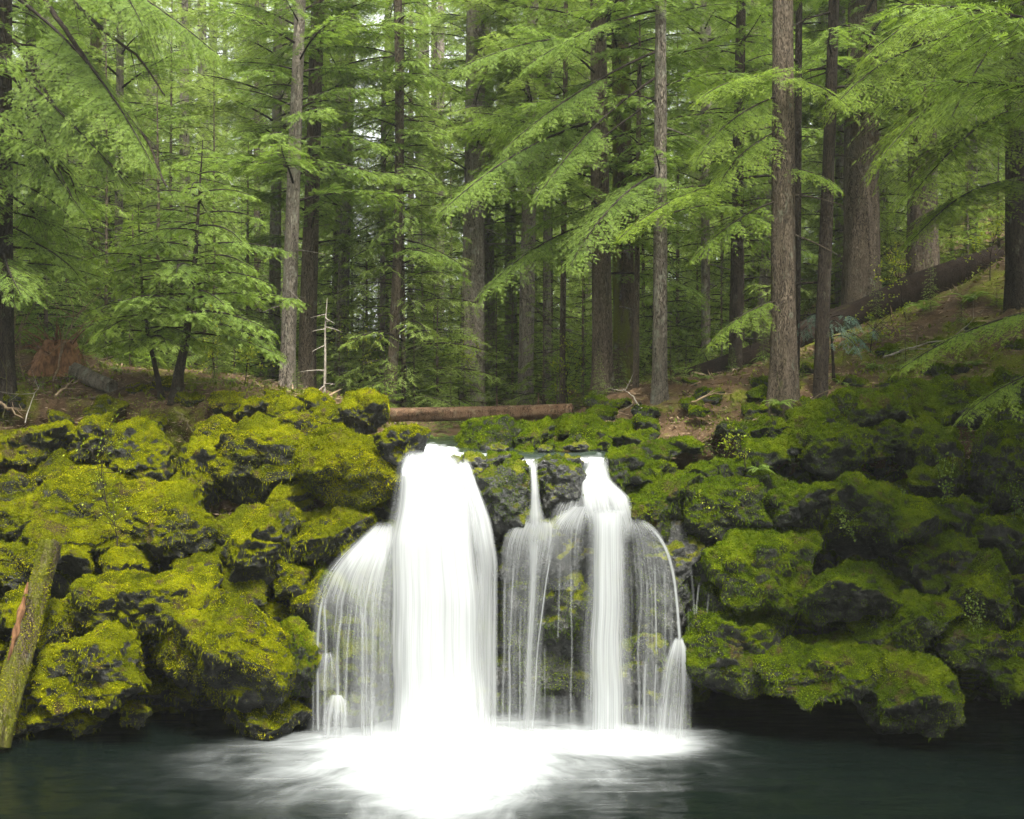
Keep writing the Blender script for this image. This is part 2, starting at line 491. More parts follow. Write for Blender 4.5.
def face_Y(px, py):
    """Distance at which the sight line through a pixel meets the bare bank or the ground above it."""
    Y = 22.5
    t = np.linspace(.05, 1, 160)
    for _ in range(3):
        x = (px - CX) / F * Y
        yc, zc = cliff_base(np.full(160, x), t)
        yg = yc[-1] + np.linspace(.02, 1, 160) ** 2 * 25
        zg = tps(np.full(160, x), yg)
        ya, za = np.concatenate([yc, yg]), np.concatenate([zc, zg])
        pa = CY - (za - CZ) * F / ya
        k = np.argmax(pa <= py)
        if pa[k] > py:
            k = len(pa) - 1
        Y = ya[k]
    return float(Y)


# ---------------------------------------------------------------- moss tufts and creeping leaves
def tufts(V, Fc, rng, dens, size, thr=.1, seed=0, off=(0, 0, 0), lean=.7):
    c, n, a = quad_info(V, Fc)
    w0 = c + np.asarray(off)
    k = n[:, 2] + .55 * noise(w0 * 1.4, 70 + seed) + .3 * noise(w0 * 4., 71 + seed)
    w = a * sstep(thr - .18, thr + .22, k)
    tot = w.sum()
    N = int(tot * dens)
    if N < 3:
        return np.zeros((0, 4, 3)), np.zeros(0)
    idx = rng.choice(len(c), N, p=w / tot)
    u, v = rng.random((2, N, 1))
    A, B, Cc, D = (V[Fc[idx, j]] for j in range(4))
    O = (A * (1 - u) + B * u) * (1 - v) + (D * (1 - u) + Cc * u) * v
    nn = n[idx]
    d = nn * lean + rng.normal(0, .5, (N, 3)) + np.array([0, 0, -.7]) * (1 - nn[:, 2:3]) + np.array([0, 0, .15])
    d /= np.linalg.norm(d, axis=1)[:, None]
    L = size * rng.uniform(.6, 1.5, N)
    K = make_kites(O - nn * .006, d, nn + rng.normal(0, .6, (N, 3)), L, L * rng.uniform(.32, .5, N))
    tip = np.clip(.4 + .5 * noise((O + np.asarray(off)) * 2.2, 75 + seed) + .35 * noise((O + np.asarray(off)) * 7., 76 + seed) + rng.normal(0, .15, N), 0, 1)
    return K, tip


def fringe(V, Fc, rng, dens, seed=0, off=(0, 0, 0), size=.045):
    c, n, a = quad_info(V, Fc)
    w0 = c + np.asarray(off)
    w = a * sstep(-.65, -.3, n[:, 2]) * sstep(.45, .1, n[:, 2]) * sstep(.0, .5, noise(w0 * 1.7, 81 + seed) + .4 * noise(w0 * 6., 82))
    N = int(w.sum() * dens)
    if N < 3:
        return np.zeros((0, 4, 3)), np.zeros(0)
    idx = rng.choice(len(c), N, p=w / w.sum())
    O = c[idx] + rng.normal(0, .025, (N, 3)) + n[idx] * .015
    d = norm(np.array([0, 0, -1.]) + n[idx] * .3 + rng.normal(0, .16, (N, 3)))
    L = size * rng.gamma(2.5, .4, N) + .02
    return make_kites(O, d, n[idx] + rng.normal(0, .4, (N, 3)), L, .008 + .1 * L), rng.uniform(.0, .45, N)


def norm(a):
    return a / (np.linalg.norm(a, axis=-1, keepdims=True) + 1e-9)


rng = np.random.default_rng(7)
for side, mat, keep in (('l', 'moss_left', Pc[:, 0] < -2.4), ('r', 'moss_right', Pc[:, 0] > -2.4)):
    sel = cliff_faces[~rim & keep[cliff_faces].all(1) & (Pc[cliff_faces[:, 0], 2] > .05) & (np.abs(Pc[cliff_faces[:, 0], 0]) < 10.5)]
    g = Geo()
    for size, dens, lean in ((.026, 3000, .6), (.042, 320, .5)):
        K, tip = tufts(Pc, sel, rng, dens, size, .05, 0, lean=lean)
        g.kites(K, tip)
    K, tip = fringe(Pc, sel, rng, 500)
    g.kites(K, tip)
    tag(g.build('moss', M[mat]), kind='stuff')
# low plants on the duff at the top of both banks
sel = floor_faces[(Pf[floor_faces[:, 0], 1] < 34) & (np.abs(Pf[floor_faces[:, 0], 0]) < 13) & ((Pf[floor_faces[:, 0], 0] < -2.2) | (Pf[floor_faces[:, 0], 0] > 1.7) | (Pf[floor_faces[:, 0], 1] > 31))]
g = Geo()
cc, n_, a_ = quad_info(Pf, sel)
for thr, dens, size, up in ((.15, 160, .05, .5), (.0, 70, .09, .9)):
    w = a_ * sstep(thr, thr + .3, noise(cc * np.array([.8, .5, 0.]), 91) + .5 * noise(cc * np.array([2.6, 2.6, 0.]), 92))
    N = int(w.sum() * dens)
    idx = rng.choice(len(cc), N, p=w / w.sum())
    O = cc[idx] + rng.normal(0, .06, (N, 3)) * np.array([1, 1, .25])
    d = rng.normal(0, 1, (N, 3)) + np.array([0, 0, up]); d /= np.linalg.norm(d, axis=1)[:, None]
    L = size * rng.uniform(.6, 1.6, N)
    g.kites(make_kites(O, d, rng.normal(0, 1, (N, 3)), L, L * .45), rng.uniform(0, 1, N))
tag(g.build('undergrowth', M['herb_left']), kind='stuff')
# creeping leaves on the banks themselves
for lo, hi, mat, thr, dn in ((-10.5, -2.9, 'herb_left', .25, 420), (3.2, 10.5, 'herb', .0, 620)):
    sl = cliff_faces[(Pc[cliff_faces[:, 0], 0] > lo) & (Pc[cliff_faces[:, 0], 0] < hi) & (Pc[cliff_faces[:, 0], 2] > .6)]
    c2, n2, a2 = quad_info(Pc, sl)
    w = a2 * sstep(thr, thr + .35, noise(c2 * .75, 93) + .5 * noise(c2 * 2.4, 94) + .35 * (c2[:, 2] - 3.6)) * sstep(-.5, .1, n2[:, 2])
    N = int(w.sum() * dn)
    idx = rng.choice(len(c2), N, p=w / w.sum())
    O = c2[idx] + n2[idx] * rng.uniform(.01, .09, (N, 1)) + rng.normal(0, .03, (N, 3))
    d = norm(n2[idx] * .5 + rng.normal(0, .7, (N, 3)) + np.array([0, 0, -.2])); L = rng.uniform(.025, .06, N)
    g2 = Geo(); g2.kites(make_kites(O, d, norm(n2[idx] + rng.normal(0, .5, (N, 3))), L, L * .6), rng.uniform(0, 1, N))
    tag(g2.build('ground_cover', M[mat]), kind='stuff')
# fallen needles, twigs and chips on the duff: fine debris
g = Geo()
N = 52000
rc, rn, ra_ = quad_info(Pc, cliff_faces[rim])
cc, a_ = np.concatenate([cc, rc]), np.concatenate([a_, ra_ * 1.6])
w = a_ * sstep(36, 25, cc[:, 1])
idx = rng.choice(len(cc), N, p=w / w.sum())
O = cc[idx] + rng.normal(0, .08, (N, 3)) * np.array([1, 1, .05]) + np.array([0, 0, .015])
d = rng.normal(0, 1, (N, 3)) * np.array([1, 1, .2]); d /= np.linalg.norm(d, axis=1)[:, None]
L = rng.gamma(2., .05, N) + .03
g.kites(make_kites(O, d, np.tile([0, 0, 1.], (N, 1)) + rng.normal(0, .4, (N, 3)), L, .008 + L * .1))
tag(g.build('forest_litter', M['twig_tan']), kind='stuff')


# ---------------------------------------------------------------- boulders
def cube_sphere(n):
    key, V, Fc = {}, [], []
    lin = np.tan(np.linspace(-pi / 4, pi / 4, n))
    for ax in range(3):
        for sg in (-1, 1):
            ids = np.zeros((n, n), int)
            for i in range(n):
                for j in range(n):
                    p = [0, 0, 0]; p[ax] = sg; p[(ax + 1) % 3] = lin[i]; p[(ax + 2) % 3] = lin[j]
                    k = tuple(round(c, 5) for c in p)
                    if k not in key:
                        key[k] = len(V); V.append(p)
                    ids[i, j] = key[k]
            f = np.stack([ids[:-1, :-1], ids[1:, :-1], ids[1:, 1:], ids[:-1, 1:]], -1).reshape(-1, 4)
            Fc.append(f if sg > 0 else f[:, ::-1])
    V = np.array(V, float)
    return V / np.linalg.norm(V, axis=1)[:, None], np.concatenate(Fc)


SPH = {n: cube_sphere(n) for n in (16, 30, 46)}


def boulder_geo(rng, sx, sy, sz, p=3.2, n=30, seed=0, rl=1.):
    d, Fc = SPH[n]
    r = 1 / (np.abs(d) ** p).sum(1) ** (1 / p)
    for k in range(9):
        nn = rng.normal(0, 1, 3) * np.array([1, 1, .8]); nn /= np.linalg.norm(nn)
        dd = d @ nn
        off = rng.uniform(.62, .95)
        r = np.where(dd > .05, np.minimum(r, off / np.maximum(dd, .05)), r)
    V = d * r[:, None]
    V = V * np.array([sx, sy, sz])
    m = min(sx, sy, sz)
    so = rng.uniform(0, 50, 3)
    V = V + np.stack([noise(V / m * .8 + so, seed + 21), noise(V / m * .8 + so, seed + 22), noise(V / m * .8 + so, seed + 23)], 1) * m * .22
    V = V + d * (rl * m * .2 * fbm(V / m * 1. + so, 3, seed))[:, None]
    f1, f2, rid = worley(V * (1.25 / m) + so, seed + 5)
    V = V + d * (rl * m * .12 * (np.sqrt(np.clip((f2 - f1) * 1.7, 0, 1)) - .7) + m * .12 * (rid - .5))[:, None]
    # moss cushions on what looks up
    up = sstep(-.1, .5, d[:, 2])
    g1, g2, _ = worley(V * 5.2 + so, seed + 9)
    V = V + d * (up * (.045 * np.clip(1 - g1 * 1.5, -.3, 1) + .025 * fbm(V * 9 + so, 2, seed)) + rl * .055 * (fbm(V * 4.5 + so, 3, seed + 31)) + .014 * noise(V * 19, seed + 33))[:, None]
    return V, Fc


def boulder(px, py, w, h, label, side, p=3.2, depth=None, dy=0., rz=0., group=None, thr=.05, dens=2600, Y=None, tilt=0., name='mossy_boulder', cat='boulder', n=30, pitch=.12, relief=1.):
    rng = np.random.default_rng(int(px * 31 + py * 7 + w))
    Y = (face_Y(px, py) if Y is None else Y) + dy
    sx, sz = w / 2 / F * Y, h / 2 / F * Y
    sy = depth if depth else .5 * (sx + sz) * 1.1
    n = 46 if n == 30 and max(w, h) > 50 else n
    V, Fc = boulder_geo(rng, sx * 1.06, sy, sz * 1.06, p, n, int(px) % 37, relief)
    if tilt:
        c, s = cos(tilt), sin(tilt)
        V = V @ np.array([[c, 0, s], [0, 1, 0], [-s, 0, c]])
    c, s = cos(pitch + (.13 if side == 'l' else 0)), sin(pitch + (.13 if side == 'l' else 0))
    V = V @ np.array([[1, 0, 0], [0, c, s], [0, -s, c]])
    if rz:
        c, s = cos(rz), sin(rz)
        V = V @ np.array([[c, s, 0], [-s, c, 0], [0, 0, 1]])
    loc = at(px, py, Y + sy * .15)
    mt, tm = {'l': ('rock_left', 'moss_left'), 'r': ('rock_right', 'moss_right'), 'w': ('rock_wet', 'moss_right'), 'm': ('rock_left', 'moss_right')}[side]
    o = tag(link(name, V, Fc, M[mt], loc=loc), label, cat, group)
    g = Geo()
    for size, dn, lean in ((.026, dens * 1.15, .6), (.042, dens * .12, .5)):
        K, tip = tufts(V, Fc, rng, dn, size, thr - .12, 3, loc, lean)
        if len(K):
            g.kites(K, tip)
    K, tip = fringe(V, Fc, rng, 420 if side != 'w' else 60, 3, loc)
    if len(K):
        g.kites(K, tip)
    if g.V:
        g.build('moss', M[tm], o)
    return o


B = boulder
# left bank
B(349, 464, 100, 62, 'large bright yellow-green moss-covered boulder leaning beside the lip of the main fall', 'l', 3.6, Y=23.0, tilt=.14, thr=-.9, depth=.78, pitch=.95, relief=.45, dens=4200)
B(250, 462, 132, 88, 'broad boulder under creeping plants and moss, left of the big bright boulder', 'l', 3, dy=-.35, thr=-.15)
B(147, 462, 56, 70, 'boulder with a bare grey front face under a pointed moss cap', 'l', 3, dy=-.5, thr=.5)
B(97, 446, 56, 60, 'upright mossy boulder just left of the bare grey-faced boulder', 'l', 2.8, dy=-.35)
B(200, 474, 52, 70, 'grey boulder with half its face bare, right of the pointed grey-faced one', 'l', 2.8, dy=-.35, thr=.4)
B(38, 446, 76, 54, 'mossy ledge rock at the left edge above a dark hollow', 'l', 4, dy=-.3, thr=.1)
B(96, 508, 200, 62, 'long sagging ledge rock wrapped in yellow moss above the leaning log', 'l', 3.4, dy=-.45, depth=1.1, tilt=.12, thr=-.15, pitch=.25)
B(170, 526, 90, 52, 'moss-draped rock at the right end of the long yellow ledge', 'l', 3, dy=-.5, thr=-.15)
B(334, 532, 84, 46, 'wedge of mossy rock directly beneath the largest bright boulder', 'l', 3.2, dy=-.45, tilt=.15)
B(253, 545, 122, 78, 'wide grassy moss rock in the middle of the left bank', 'l', 3.2, dy=-.4, thr=-.05)
B(146, 606, 124, 64, 'square block of dark rock with a flat mossy top and a dark hollow below', 'l', 6, dy=-.65, thr=.2)
B(226, 645, 148, 88, 'big sloping boulder thick with green moss low on the left bank near the veil', 'l', 3.2, dy=-.75, tilt=-.12, thr=-.2, pitch=.3)
B(104, 664, 112, 62, 'overhanging slab with a mossy rim above the dark waterline hollow', 'l', 4, Y=21.0, tilt=.15, thr=.05)
B(62, 618, 46, 46, 'small mossy boulder beside the top half of the leaning log', 'l', 2.8, dy=-.5)
B(124, 566, 44, 32, 'small moss cushion rock tucked below the long yellow ledge', 'l', 2.6, dy=-.5)
B(20, 565, 60, 46, 'mossy rock behind the head of the leaning log', 'l', 3, dy=-.3)
B(264, 714, 92, 34, 'low wet moss-topped slab at the waterline left of the veil', 'l', 3.6, Y=21.4, thr=.25)
B(300, 662, 42, 70, 'wet mossy shoulder rock at the outer edge of the left veil', 'm', 2.8, dy=-.55)
B(22, 690, 60, 50, 'dark mossy rock half hidden behind the foot of the leaning log', 'l', 3, dy=-.4, thr=.25)
for i, (px, py, w, h) in enumerate([(48, 716, 44, 24), (82, 722, 40, 22), (94, 700, 34, 24), (135, 716, 28, 22), (22, 722, 34, 18)]):
    B(px, py, w, h, 'small mossy stone at the dark waterline below the left bank', 'l', 2.6, Y=21.2, group='mossy stones along the left waterline', n=16)
# rim of the left bank, towards the stream
B(402, 443, 48, 34, 'dark wedge-shaped mossy rock at the left edge of the stream lip', 'l', 2.8, Y=22.8, thr=.1)
B(366, 414, 44, 40, 'blocky yellow-mossed boulder at the left end of the red log', 'l', 3.6, Y=24.6)
rim = [(285, 412, 34, 22), (318, 404, 40, 24), (345, 400, 30, 18), (332, 418, 36, 22), (300, 424, 40, 24), (270, 430, 36, 22), (255, 408, 34, 20), (345, 420, 34, 24), (230, 402, 36, 18), (384, 424, 26, 26), (276, 396, 26, 16)]
for px, py, w, h in rim:
    B(px, py, w, h, 'small yellow-mossed rock in the heap on the left rim below the young hemlock', 'l', 2.8, dy=-.3, group='mossy rocks heaped on the left rim', thr=0, n=16)
# rocks in and beside the stream
B(504, 494, 56, 62, 'round dark boulder with a moss crown splitting the water right of the main fall', 'w', 2.8, Y=22.35, thr=.05)
B(560, 492, 52, 56, 'dark wet boulder between the thin middle stream and the right fall', 'w', 3, Y=22.5, thr=.5)
B(556, 546, 84, 70, 'smooth wet rock shelf under the thin film between the two falls', 'w', 2.6, Y=22.4, depth=.55, thr=.6)
B(520, 548, 50, 56, 'wet rock hump behind the middle trickles', 'w', 2.6, Y=22.45, depth=.5, thr=.7)
B(548, 625, 96, 150, 'green mossy wall rock behind the middle trickles', 'w', 2.8, Y=22.75, depth=.8, thr=-.2)
B(660, 580, 62, 110, 'dark dripping rock under the right arching veil', 'w', 2.6, Y=22.35, depth=.6, thr=.5)
B(344, 650, 86, 170, 'wet mossy rock bulge behind the left veil', 'm', 2.8, Y=22.5, depth=.75, thr=.15)
B(652, 690, 76, 110, 'wet mossy rock foot below the right arching veil', 'w', 2.8, Y=22.3, depth=.7, thr=.2)
B(488, 438, 62, 40, 'mossy hump on the far side of the stream near the middle of the red log', 'r', 3, Y=24.2, thr=-.1)
B(527, 437, 44, 36, 'dark-sided mossy rock right of the hump by the red log', 'r', 3, Y=24.0, thr=.05)
B(585, 447, 58, 34, 'dome of yellow-green moss on the shelf above the right fall', 'r', 2.8, Y=23.6, thr=-.1)
row = [(558, 432, 40, 26), (470, 452, 26, 14), (612, 438, 36, 26), (545, 448, 34, 20), (520, 455, 34, 14), (500, 462, 50, 14), (560, 468, 50, 14), (625, 460, 40, 26), (640, 442, 34, 22), (600, 428, 30, 14), (582, 432, 50, 28), (598, 418, 40, 18), (660, 452, 40, 18), (688, 446, 34, 16), (655, 472, 44, 22), (645, 424, 28, 12), (700, 472, 40, 20), (620, 478, 32, 18)]
for px, py, w, h in row:
    B(px, py, w, h, 'small mossy rock in the jumble between the stream and the right-hand trees', 'r', 2.8, dy=-.25, group='mossy rocks jumbled right of the stream', thr=.05, n=16)
for px, py, w, h, Y_ in [(454, 467, 20, 14, 22.55), (474, 464, 34, 18, 22.65), (500, 462, 28, 13, 22.7), (515, 472, 30, 20, 22.55), (550, 468, 34, 17, 22.6), (571, 465, 24, 14, 22.65), (577, 448, 22, 10, 23.1), (497, 449, 20, 8, 23.2), (545, 450, 16, 7, 23.2), (468, 478, 26, 24, 22.55), (480, 506, 22, 34, 22.5), ]:
    B(px, py, w, h, 'small wet dark rock standing in the water along the lip of the falls', 'w', 2.6, Y=Y_, group='wet rocks along the lip', thr=.75, n=16)
for px, py, w, h in [(880, 414, 104, 48), (958, 402, 96, 60), (1014, 398, 60, 70), (818, 424, 66, 38), (770, 430, 50, 28), (910, 440, 70, 40)]:
    B(px, py, w, h, 'swelling mossy rock under creeping leaves along the rim of the right bank', 'r', 2.6, dy=-.25, group='mossy rocks along the right rim', thr=-.1)
# right bank
B(664, 506, 66, 60, 'mossy boulder at the right shoulder of the right fall', 'r', 3, dy=-.45, thr=-.1)
B(724, 508, 76, 52, 'squared flat-topped mossy block right of the right fall', 'r', 5, dy=-.6, thr=.1)
B(768, 566, 118, 78, 'broad moss-covered boulder face in the middle of the right bank', 'r', 3.4, dy=-.6, thr=-.35, pitch=.3)
B(880, 520, 94, 84, 'overhanging boulder with trailing vines high on the right bank', 'r', 3.2, dy=-.6, thr=-.1)
B(805, 505, 76, 46, 'mossy knob left of the vine-hung boulder', 'r', 3, dy=-.45)
B(846, 594, 110, 40, 'long mossy ledge under the vine-hung boulder', 'r', 3.6, Y=21.2, tilt=.12, thr=-.1)
B(905, 622, 100, 46, 'sloping mossy ledge pointing down to the right edge', 'r', 3.4, Y=21.1, tilt=.3, thr=-.1)
B(738, 652, 96, 76, 'wet mossy boulder low beside the right veil', 'r', 3, Y=21.5, thr=-.2)
B(816, 672, 116, 52, 'spreading cushion of bright moss above the dark cave', 'r', 3.2, Y=21.0, tilt=.1, thr=-.2, pitch=.3)
B(904, 698, 112, 78, 'large hanging boulder with a bare rounded underside above the dark water', 'r', 3, Y=20.6, tilt=.3, thr=.0)
B(985, 584, 70, 66, 'rounded moss hummock with hanging fringe near the right edge', 'r', 2.8, Y=21.0, thr=-.2)
B(990, 648, 88, 36, 'flat yellow-mossed ledge at the right edge above the hummock of cushions', 'r', 4, Y=20.5, thr=-.1)
B(1012, 676, 44, 34, 'lowest yellow moss cushion at the right edge', 'r', 2.8, Y=20.2, thr=-.3)
B(1004, 470, 54, 90, 'tall moss-hung boulder at the right edge below the fir bough', 'r', 3, dy=-.5, thr=-.2)
B(850, 450, 90, 50, 'rounded mossy shoulder on the upper right bank under the creeping leaves', 'r', 3, dy=-.3, thr=-.2)
B(930, 560, 70, 50, 'dark recessed rock between the vine-hung boulder and the hummock', 'r', 3.2, dy=-.2, thr=.3)
for px, py, w, h in [(765, 455, 50, 34), (800, 440, 46, 30), (730, 470, 40, 24), (760, 480, 46, 26), (930, 450, 60, 40), (960, 520, 56, 44), (720, 600, 46, 40), (865, 640, 60, 30), (770, 620, 56, 30), (940, 480, 54, 40), (700, 570, 40, 46), (1000, 535, 50, 40), (735, 432, 36, 18), (700, 412, 22, 9), (690, 404, 24, 9)]:
    B(px, py, w, h, 'mossy rock bulging from the steep shady right bank', 'r', 2.8, dy=-.3, group='mossy rocks of the right bank', thr=0, n=16)
for px, py, w, h in [(215, 432, 40, 22), (60, 470, 56, 30), (200, 570, 50, 34), (290, 580, 44, 40), (310, 600, 40, 44), (20, 490, 44, 34), (70, 560, 44, 36), (40, 650, 40, 34), (190, 600, 50, 30), (170, 690, 60, 30), (290, 500, 44, 34), (20, 610, 40, 40), (240, 594, 60, 30)]:
    B(px, py, w, h, 'mossy rock bulging from the sunnier left bank', 'l', 2.8, dy=-.3, group='mossy rocks of the left bank', thr=0, n=16)

rs = np.random.default_rng(5)
for i in range(34):
    px, py = rs.uniform(600, 1020), rs.uniform(0, 1)
    py = np.interp(px, [600, 780, 1024], [392, 352, 262]) + py * np.interp(px, [600, 780, 1024], [40, 62, 120])
    w = rs.uniform(14, 38)
    B(px, py, w, w * rs.uniform(.45, .7), 'small half-buried mossy stone on the brown litter of the right slope', 'r', 2.8, dy=-.05, group='stones in the litter of the right slope', thr=.2, n=16)
for i in range(9):
    px, py = rs.uniform(0, 260), rs.uniform(375, 425)
    w = rs.uniform(16, 40)
    B(px, py, w, w * rs.uniform(.4, .6), 'low mossy hummock in the brown litter on top of the left bank', 'l', 2.6, dy=-.05, group='hummocks in the litter of the left bank', thr=-.1, n=16)

# ---------------------------------------------------------------- water
# pool: fine grid near the falls, with foam where the falls land
nxp, nyp = 420, 300
xp = np.concatenate([[-80, -40, -20], np.linspace(-12, 12, nxp - 6), [20, 40, 80]])
yp = np.concatenate([[-60, -20, 0, 8], np.linspace(14, 25.2, nyp - 4)])
YP, XP = np.meshgrid(yp, xp, indexing='ij')
x, y = XP.ravel(), YP.ravel()
src = [(at(440, 735, 21.5), 1.25, 1.), (at(610, 740, 21.6), .75, .75), (at(330, 735, 21.5), .55, .5), (at(530, 740, 21.5), .7, .7), (at(668, 746, 21.4), .6, .6)]
foam = np.zeros(len(x))
for p_, r_, s_ in src:
    ddx, ddy = (x - p_[0]) / (r_ * 1.6), (y - p_[1]) / (r_ * 1.1)
    foam = np.maximum(foam, s_ * np.exp(-(ddx ** 2 + ddy ** 2) * .6))
bell = lambda cx, sx, cy_, sf, sb=1.2: np.exp(-((x - cx) / sx) ** 2 - ((y - cy_) / np.where(y < cy_, sf, sb)) ** 2)
foam = np.maximum.reduce([foam * .6, 1.2 * bell(-1.0, 1.8, 20.9, 3.8), 1.0 * bell(1.7, 1.5, 21.0, 1.1), .85 * bell(-.8, 3.4, 20.9, 1.15), .58 * bell(-1.1, 3.7, 20.2, 3.2)])
foam = foam * sstep(23.4, 22.3, y)
cx0, cy0 = -.6, 22.3
ang, rad = np.arctan2(x - cx0, -(y - cy0)), np.hypot(x - cx0, y - cy0)
pz = .16 * sstep(.6, 1.15, foam) + .02 * fbm(np.stack([x * .8, y * 2.2, 0 * x], 1), 3, 3) * (np.abs(x) < 14)
tag(link('pool_water', np.stack([x, y, pz], 1), grid_faces(len(yp), len(xp)), M['pool'], attrs={'foam': foam}, uv=np.stack([ang, rad], 1)), kind='structure')

# the stream above the lip
ns, ms = 70, 90
ys = np.concatenate([[22.68, 22.72, 22.78, 22.84], np.linspace(22.9, 27.6, ms - 4)]); us = np.linspace(0, 1, ns)
US, YS = np.meshgrid(us, ys)[0].ravel(), np.repeat(ys, ns)
xl, xr = np.interp(YS, [22.6, 22.9, 24, 26, 33], [-1.95, -2.02, -2.2, -2.6, -3.6]), np.interp(YS, [22.6, 23.4, 24.4, 26, 33], [2.0, 1.9, .3, -.3, -.8])
x = xl + (xr - xl) * US
zs = np.interp(YS, [22.68, 22.78, 22.9, 24, 26, 33], [4.3, 4.6, 4.71, 4.79, 4.86, 5.1]) + .03 * fbm(np.stack([x * 2, YS * 1.2, 0 * x], 1), 3, 2)
fo = 1.15 * np.exp(-((x - np.interp(YS, [22.8, 25, 28], [-1.42, -1.6, -1.7])) / np.interp(YS, [22.8, 23.4, 25], [.75, .6, .32])) ** 2) * sstep(27, 22.9, YS) + .3 * np.exp(-((x - 1.5) / .22) ** 2) * sstep(23.5, 22.8, YS) + .22 * np.exp(-((x - .38) / .12) ** 2) * sstep(23.3, 22.8, YS) + .4 * np.exp(-((x + .55) / .25) ** 2) * sstep(23.4, 22.8, YS)
tag(link('stream_water', np.stack([x, YS, zs], 1), grid_faces(ms, ns), M['stream'], attrs={'foam': fo}), kind='structure')


def sheet(name, parent, rows, bulge=.1, edge=.12, nx=40, ny=120, uvk=1., seed=0, tail=0.):
    if name == 'cascade' and rows[-1][0] < 600:
        rows = list(rows) + [(rows[-1][0] + 22, *rows[-1][1:3], rows[-1][3] - .05, rows[-1][4])]
        tail = .35
    """Falling sheet through rows (py, left px, right px, distance, thickness)."""
    rows = np.array(rows, float)
    py = np.linspace(rows[0, 0], rows[-1, 0], ny)
    l, r, Y, dn = (np.interp(py, rows[:, 0], rows[:, k]) for k in (1, 2, 3, 4))
    k = np.ones(9) / 9
    sm = lambda a: np.convolve(np.pad(a, 4, 'edge'), k, 'valid')
    l, r, Y, dn = sm(l), sm(r), sm(Y), sm(dn)
    u = np.linspace(0, 1, nx)
    wob = noise(np.stack([0 * py + seed * 3.1, py * .02, 0 * py], 1), seed) * 1.2
    PX = (l + wob)[:, None] + (r - l)[:, None] * u[None]
    b = np.sqrt(np.clip(1 - (2 * u - 1) ** 2, 0, 1))
    YY = Y[:, None] - bulge * b[None]
    PY = np.repeat(py[:, None], nx, 1)
    YY = YY + .03 * noise(np.stack([PX.ravel() * .12, PY.ravel() * .012, 0 * PX.ravel() + seed], 1), 50).reshape(PX.shape)
    V = np.stack([(PX - CX) / F * YY, YY, CZ + (CY - PY) / F * YY], -1)
    e = sstep(0, edge, u) * sstep(1, 1 - edge, u)
    v = np.linspace(0, 1, ny)
    if name in ('veil', 'film'):
        dn = dn * .76
    D = dn[:, None] * e[None] * (sstep(0, .14 if name == 'strand' else .06, v) * sstep(1, 1 - tail, v) if tail else sstep(0, .04, v))[:, None]
    wd = (r - l).mean() / 60.
    uv = np.stack([np.repeat((u * wd * uvk)[None], ny, 0) + seed * .37, np.repeat((py / 60.)[:, None], nx, 1)], -1)
    return link(name, V.reshape(-1, 3), grid_faces(ny, nx), M['fall'], parent, attrs={'dens': D.ravel()}, uv=uv.reshape(-1, 2))


def strand(parent, pts, w=4., dens=.7, Y=21.8, seed=0):
    rows = [(p[1], p[0] - (p[2] if len(p) > 2 else w) / 2, p[0] + (p[2] if len(p) > 2 else w) / 2, Y, dens) for p in pts]
    return sheet('strand', parent, rows, .02, .45, 9, 60, .4, seed, .05)


def fall_root(px, py, Y, label):
    return empty('waterfall', (0, 0, 0), label, 'waterfall')


W1 = fall_root(440, 455, 22.5, 'broad pure white main waterfall left of centre with a thin veil on its left')
sheet('curtain', W1, [(448, 404, 446, 22.98, .7), (456, 396, 462, 22.6, 1.2), (475, 391, 472, 22.32, 1.15), (500, 387, 482, 22.2, 1.15), (540, 378, 490, 22.0, 1.1), (600, 376, 497, 21.85, 1.05), (700, 374, 500, 21.7, 1.05), (742, 370, 504, 21.6, 1.1)], .35, .26, 60, 160, seed=1)
sheet('curtain', W1, [(452, 404, 448, 22.98, 1.), (480, 398, 462, 22.45, 1.1), (540, 391, 480, 22.2, 1.2), (740, 388, 486, 21.9, 1.25)], .3, .25, 40, 120, seed=2)
sheet('cascade', W1, [(456, 440, 470, 22.62, .9), (475, 452, 476, 22.35, 1.), (495, 458, 482, 22.2, 1.), (520, 466, 492, 22.1, 1.), (560, 474, 499, 21.9, .75), (738, 474, 501, 21.65, .7)], .12, .2, 30, 120, seed=3)
sheet('cascade', W1, [(458, 455, 468, 22.6, .8), (470, 464, 474, 22.45, .7), (500, 468, 480, 22.3, .8), (535, 476, 496, 22.1, .6)], .08, .3, 16, 60, seed=13)
sheet('veil', W1, [(520, 378, 396, 22.1, .9), (540, 354, 400, 21.95, 1.4), (556, 334, 400, 21.85, 1.3), (576, 316, 398, 21.75, 1.0), (600, 305, 396, 21.65, .7), (640, 303, 392, 21.6, .42), (736, 303, 392, 21.5, .45)], .1, .26, 50, 140, 1.4, seed=4, tail=0)
sheet('veil', W1, [(548, 350, 398, 21.9, .6), (580, 345, 398, 21.8, .6), (640, 350, 396, 21.6, .55), (738, 350, 396, 21.45, .65)], .08, .25, 40, 110, 1.3, seed=5)
for i, (pts, w, d) in enumerate([([(325, 590), (319, 610), (318, 660), (318, 735)], 5, .75), ([(330, 586), (325, 600), (326, 640), (325, 735)], 5, .7), ([(345, 605), (338, 640), (337, 700), (334, 735)], 5, .7), ([(352, 600), (348, 640), (344, 735)], 4, .55), ([(362, 600), (361, 735)], 4, .5), ([(313, 640), (312, 735)], 4, .5), ([(372, 590), (372, 735)], 5, .5)]):
    strand(W1, pts, w, d, 21.5, 20 + i)
sheet('splash_cone', W1, [(652, 322, 332, 21.45, .6), (662, 316, 338, 21.4, .5), (690, 314, 340, 21.35, .3)], .1, .3, 16, 40, 2, seed=31)
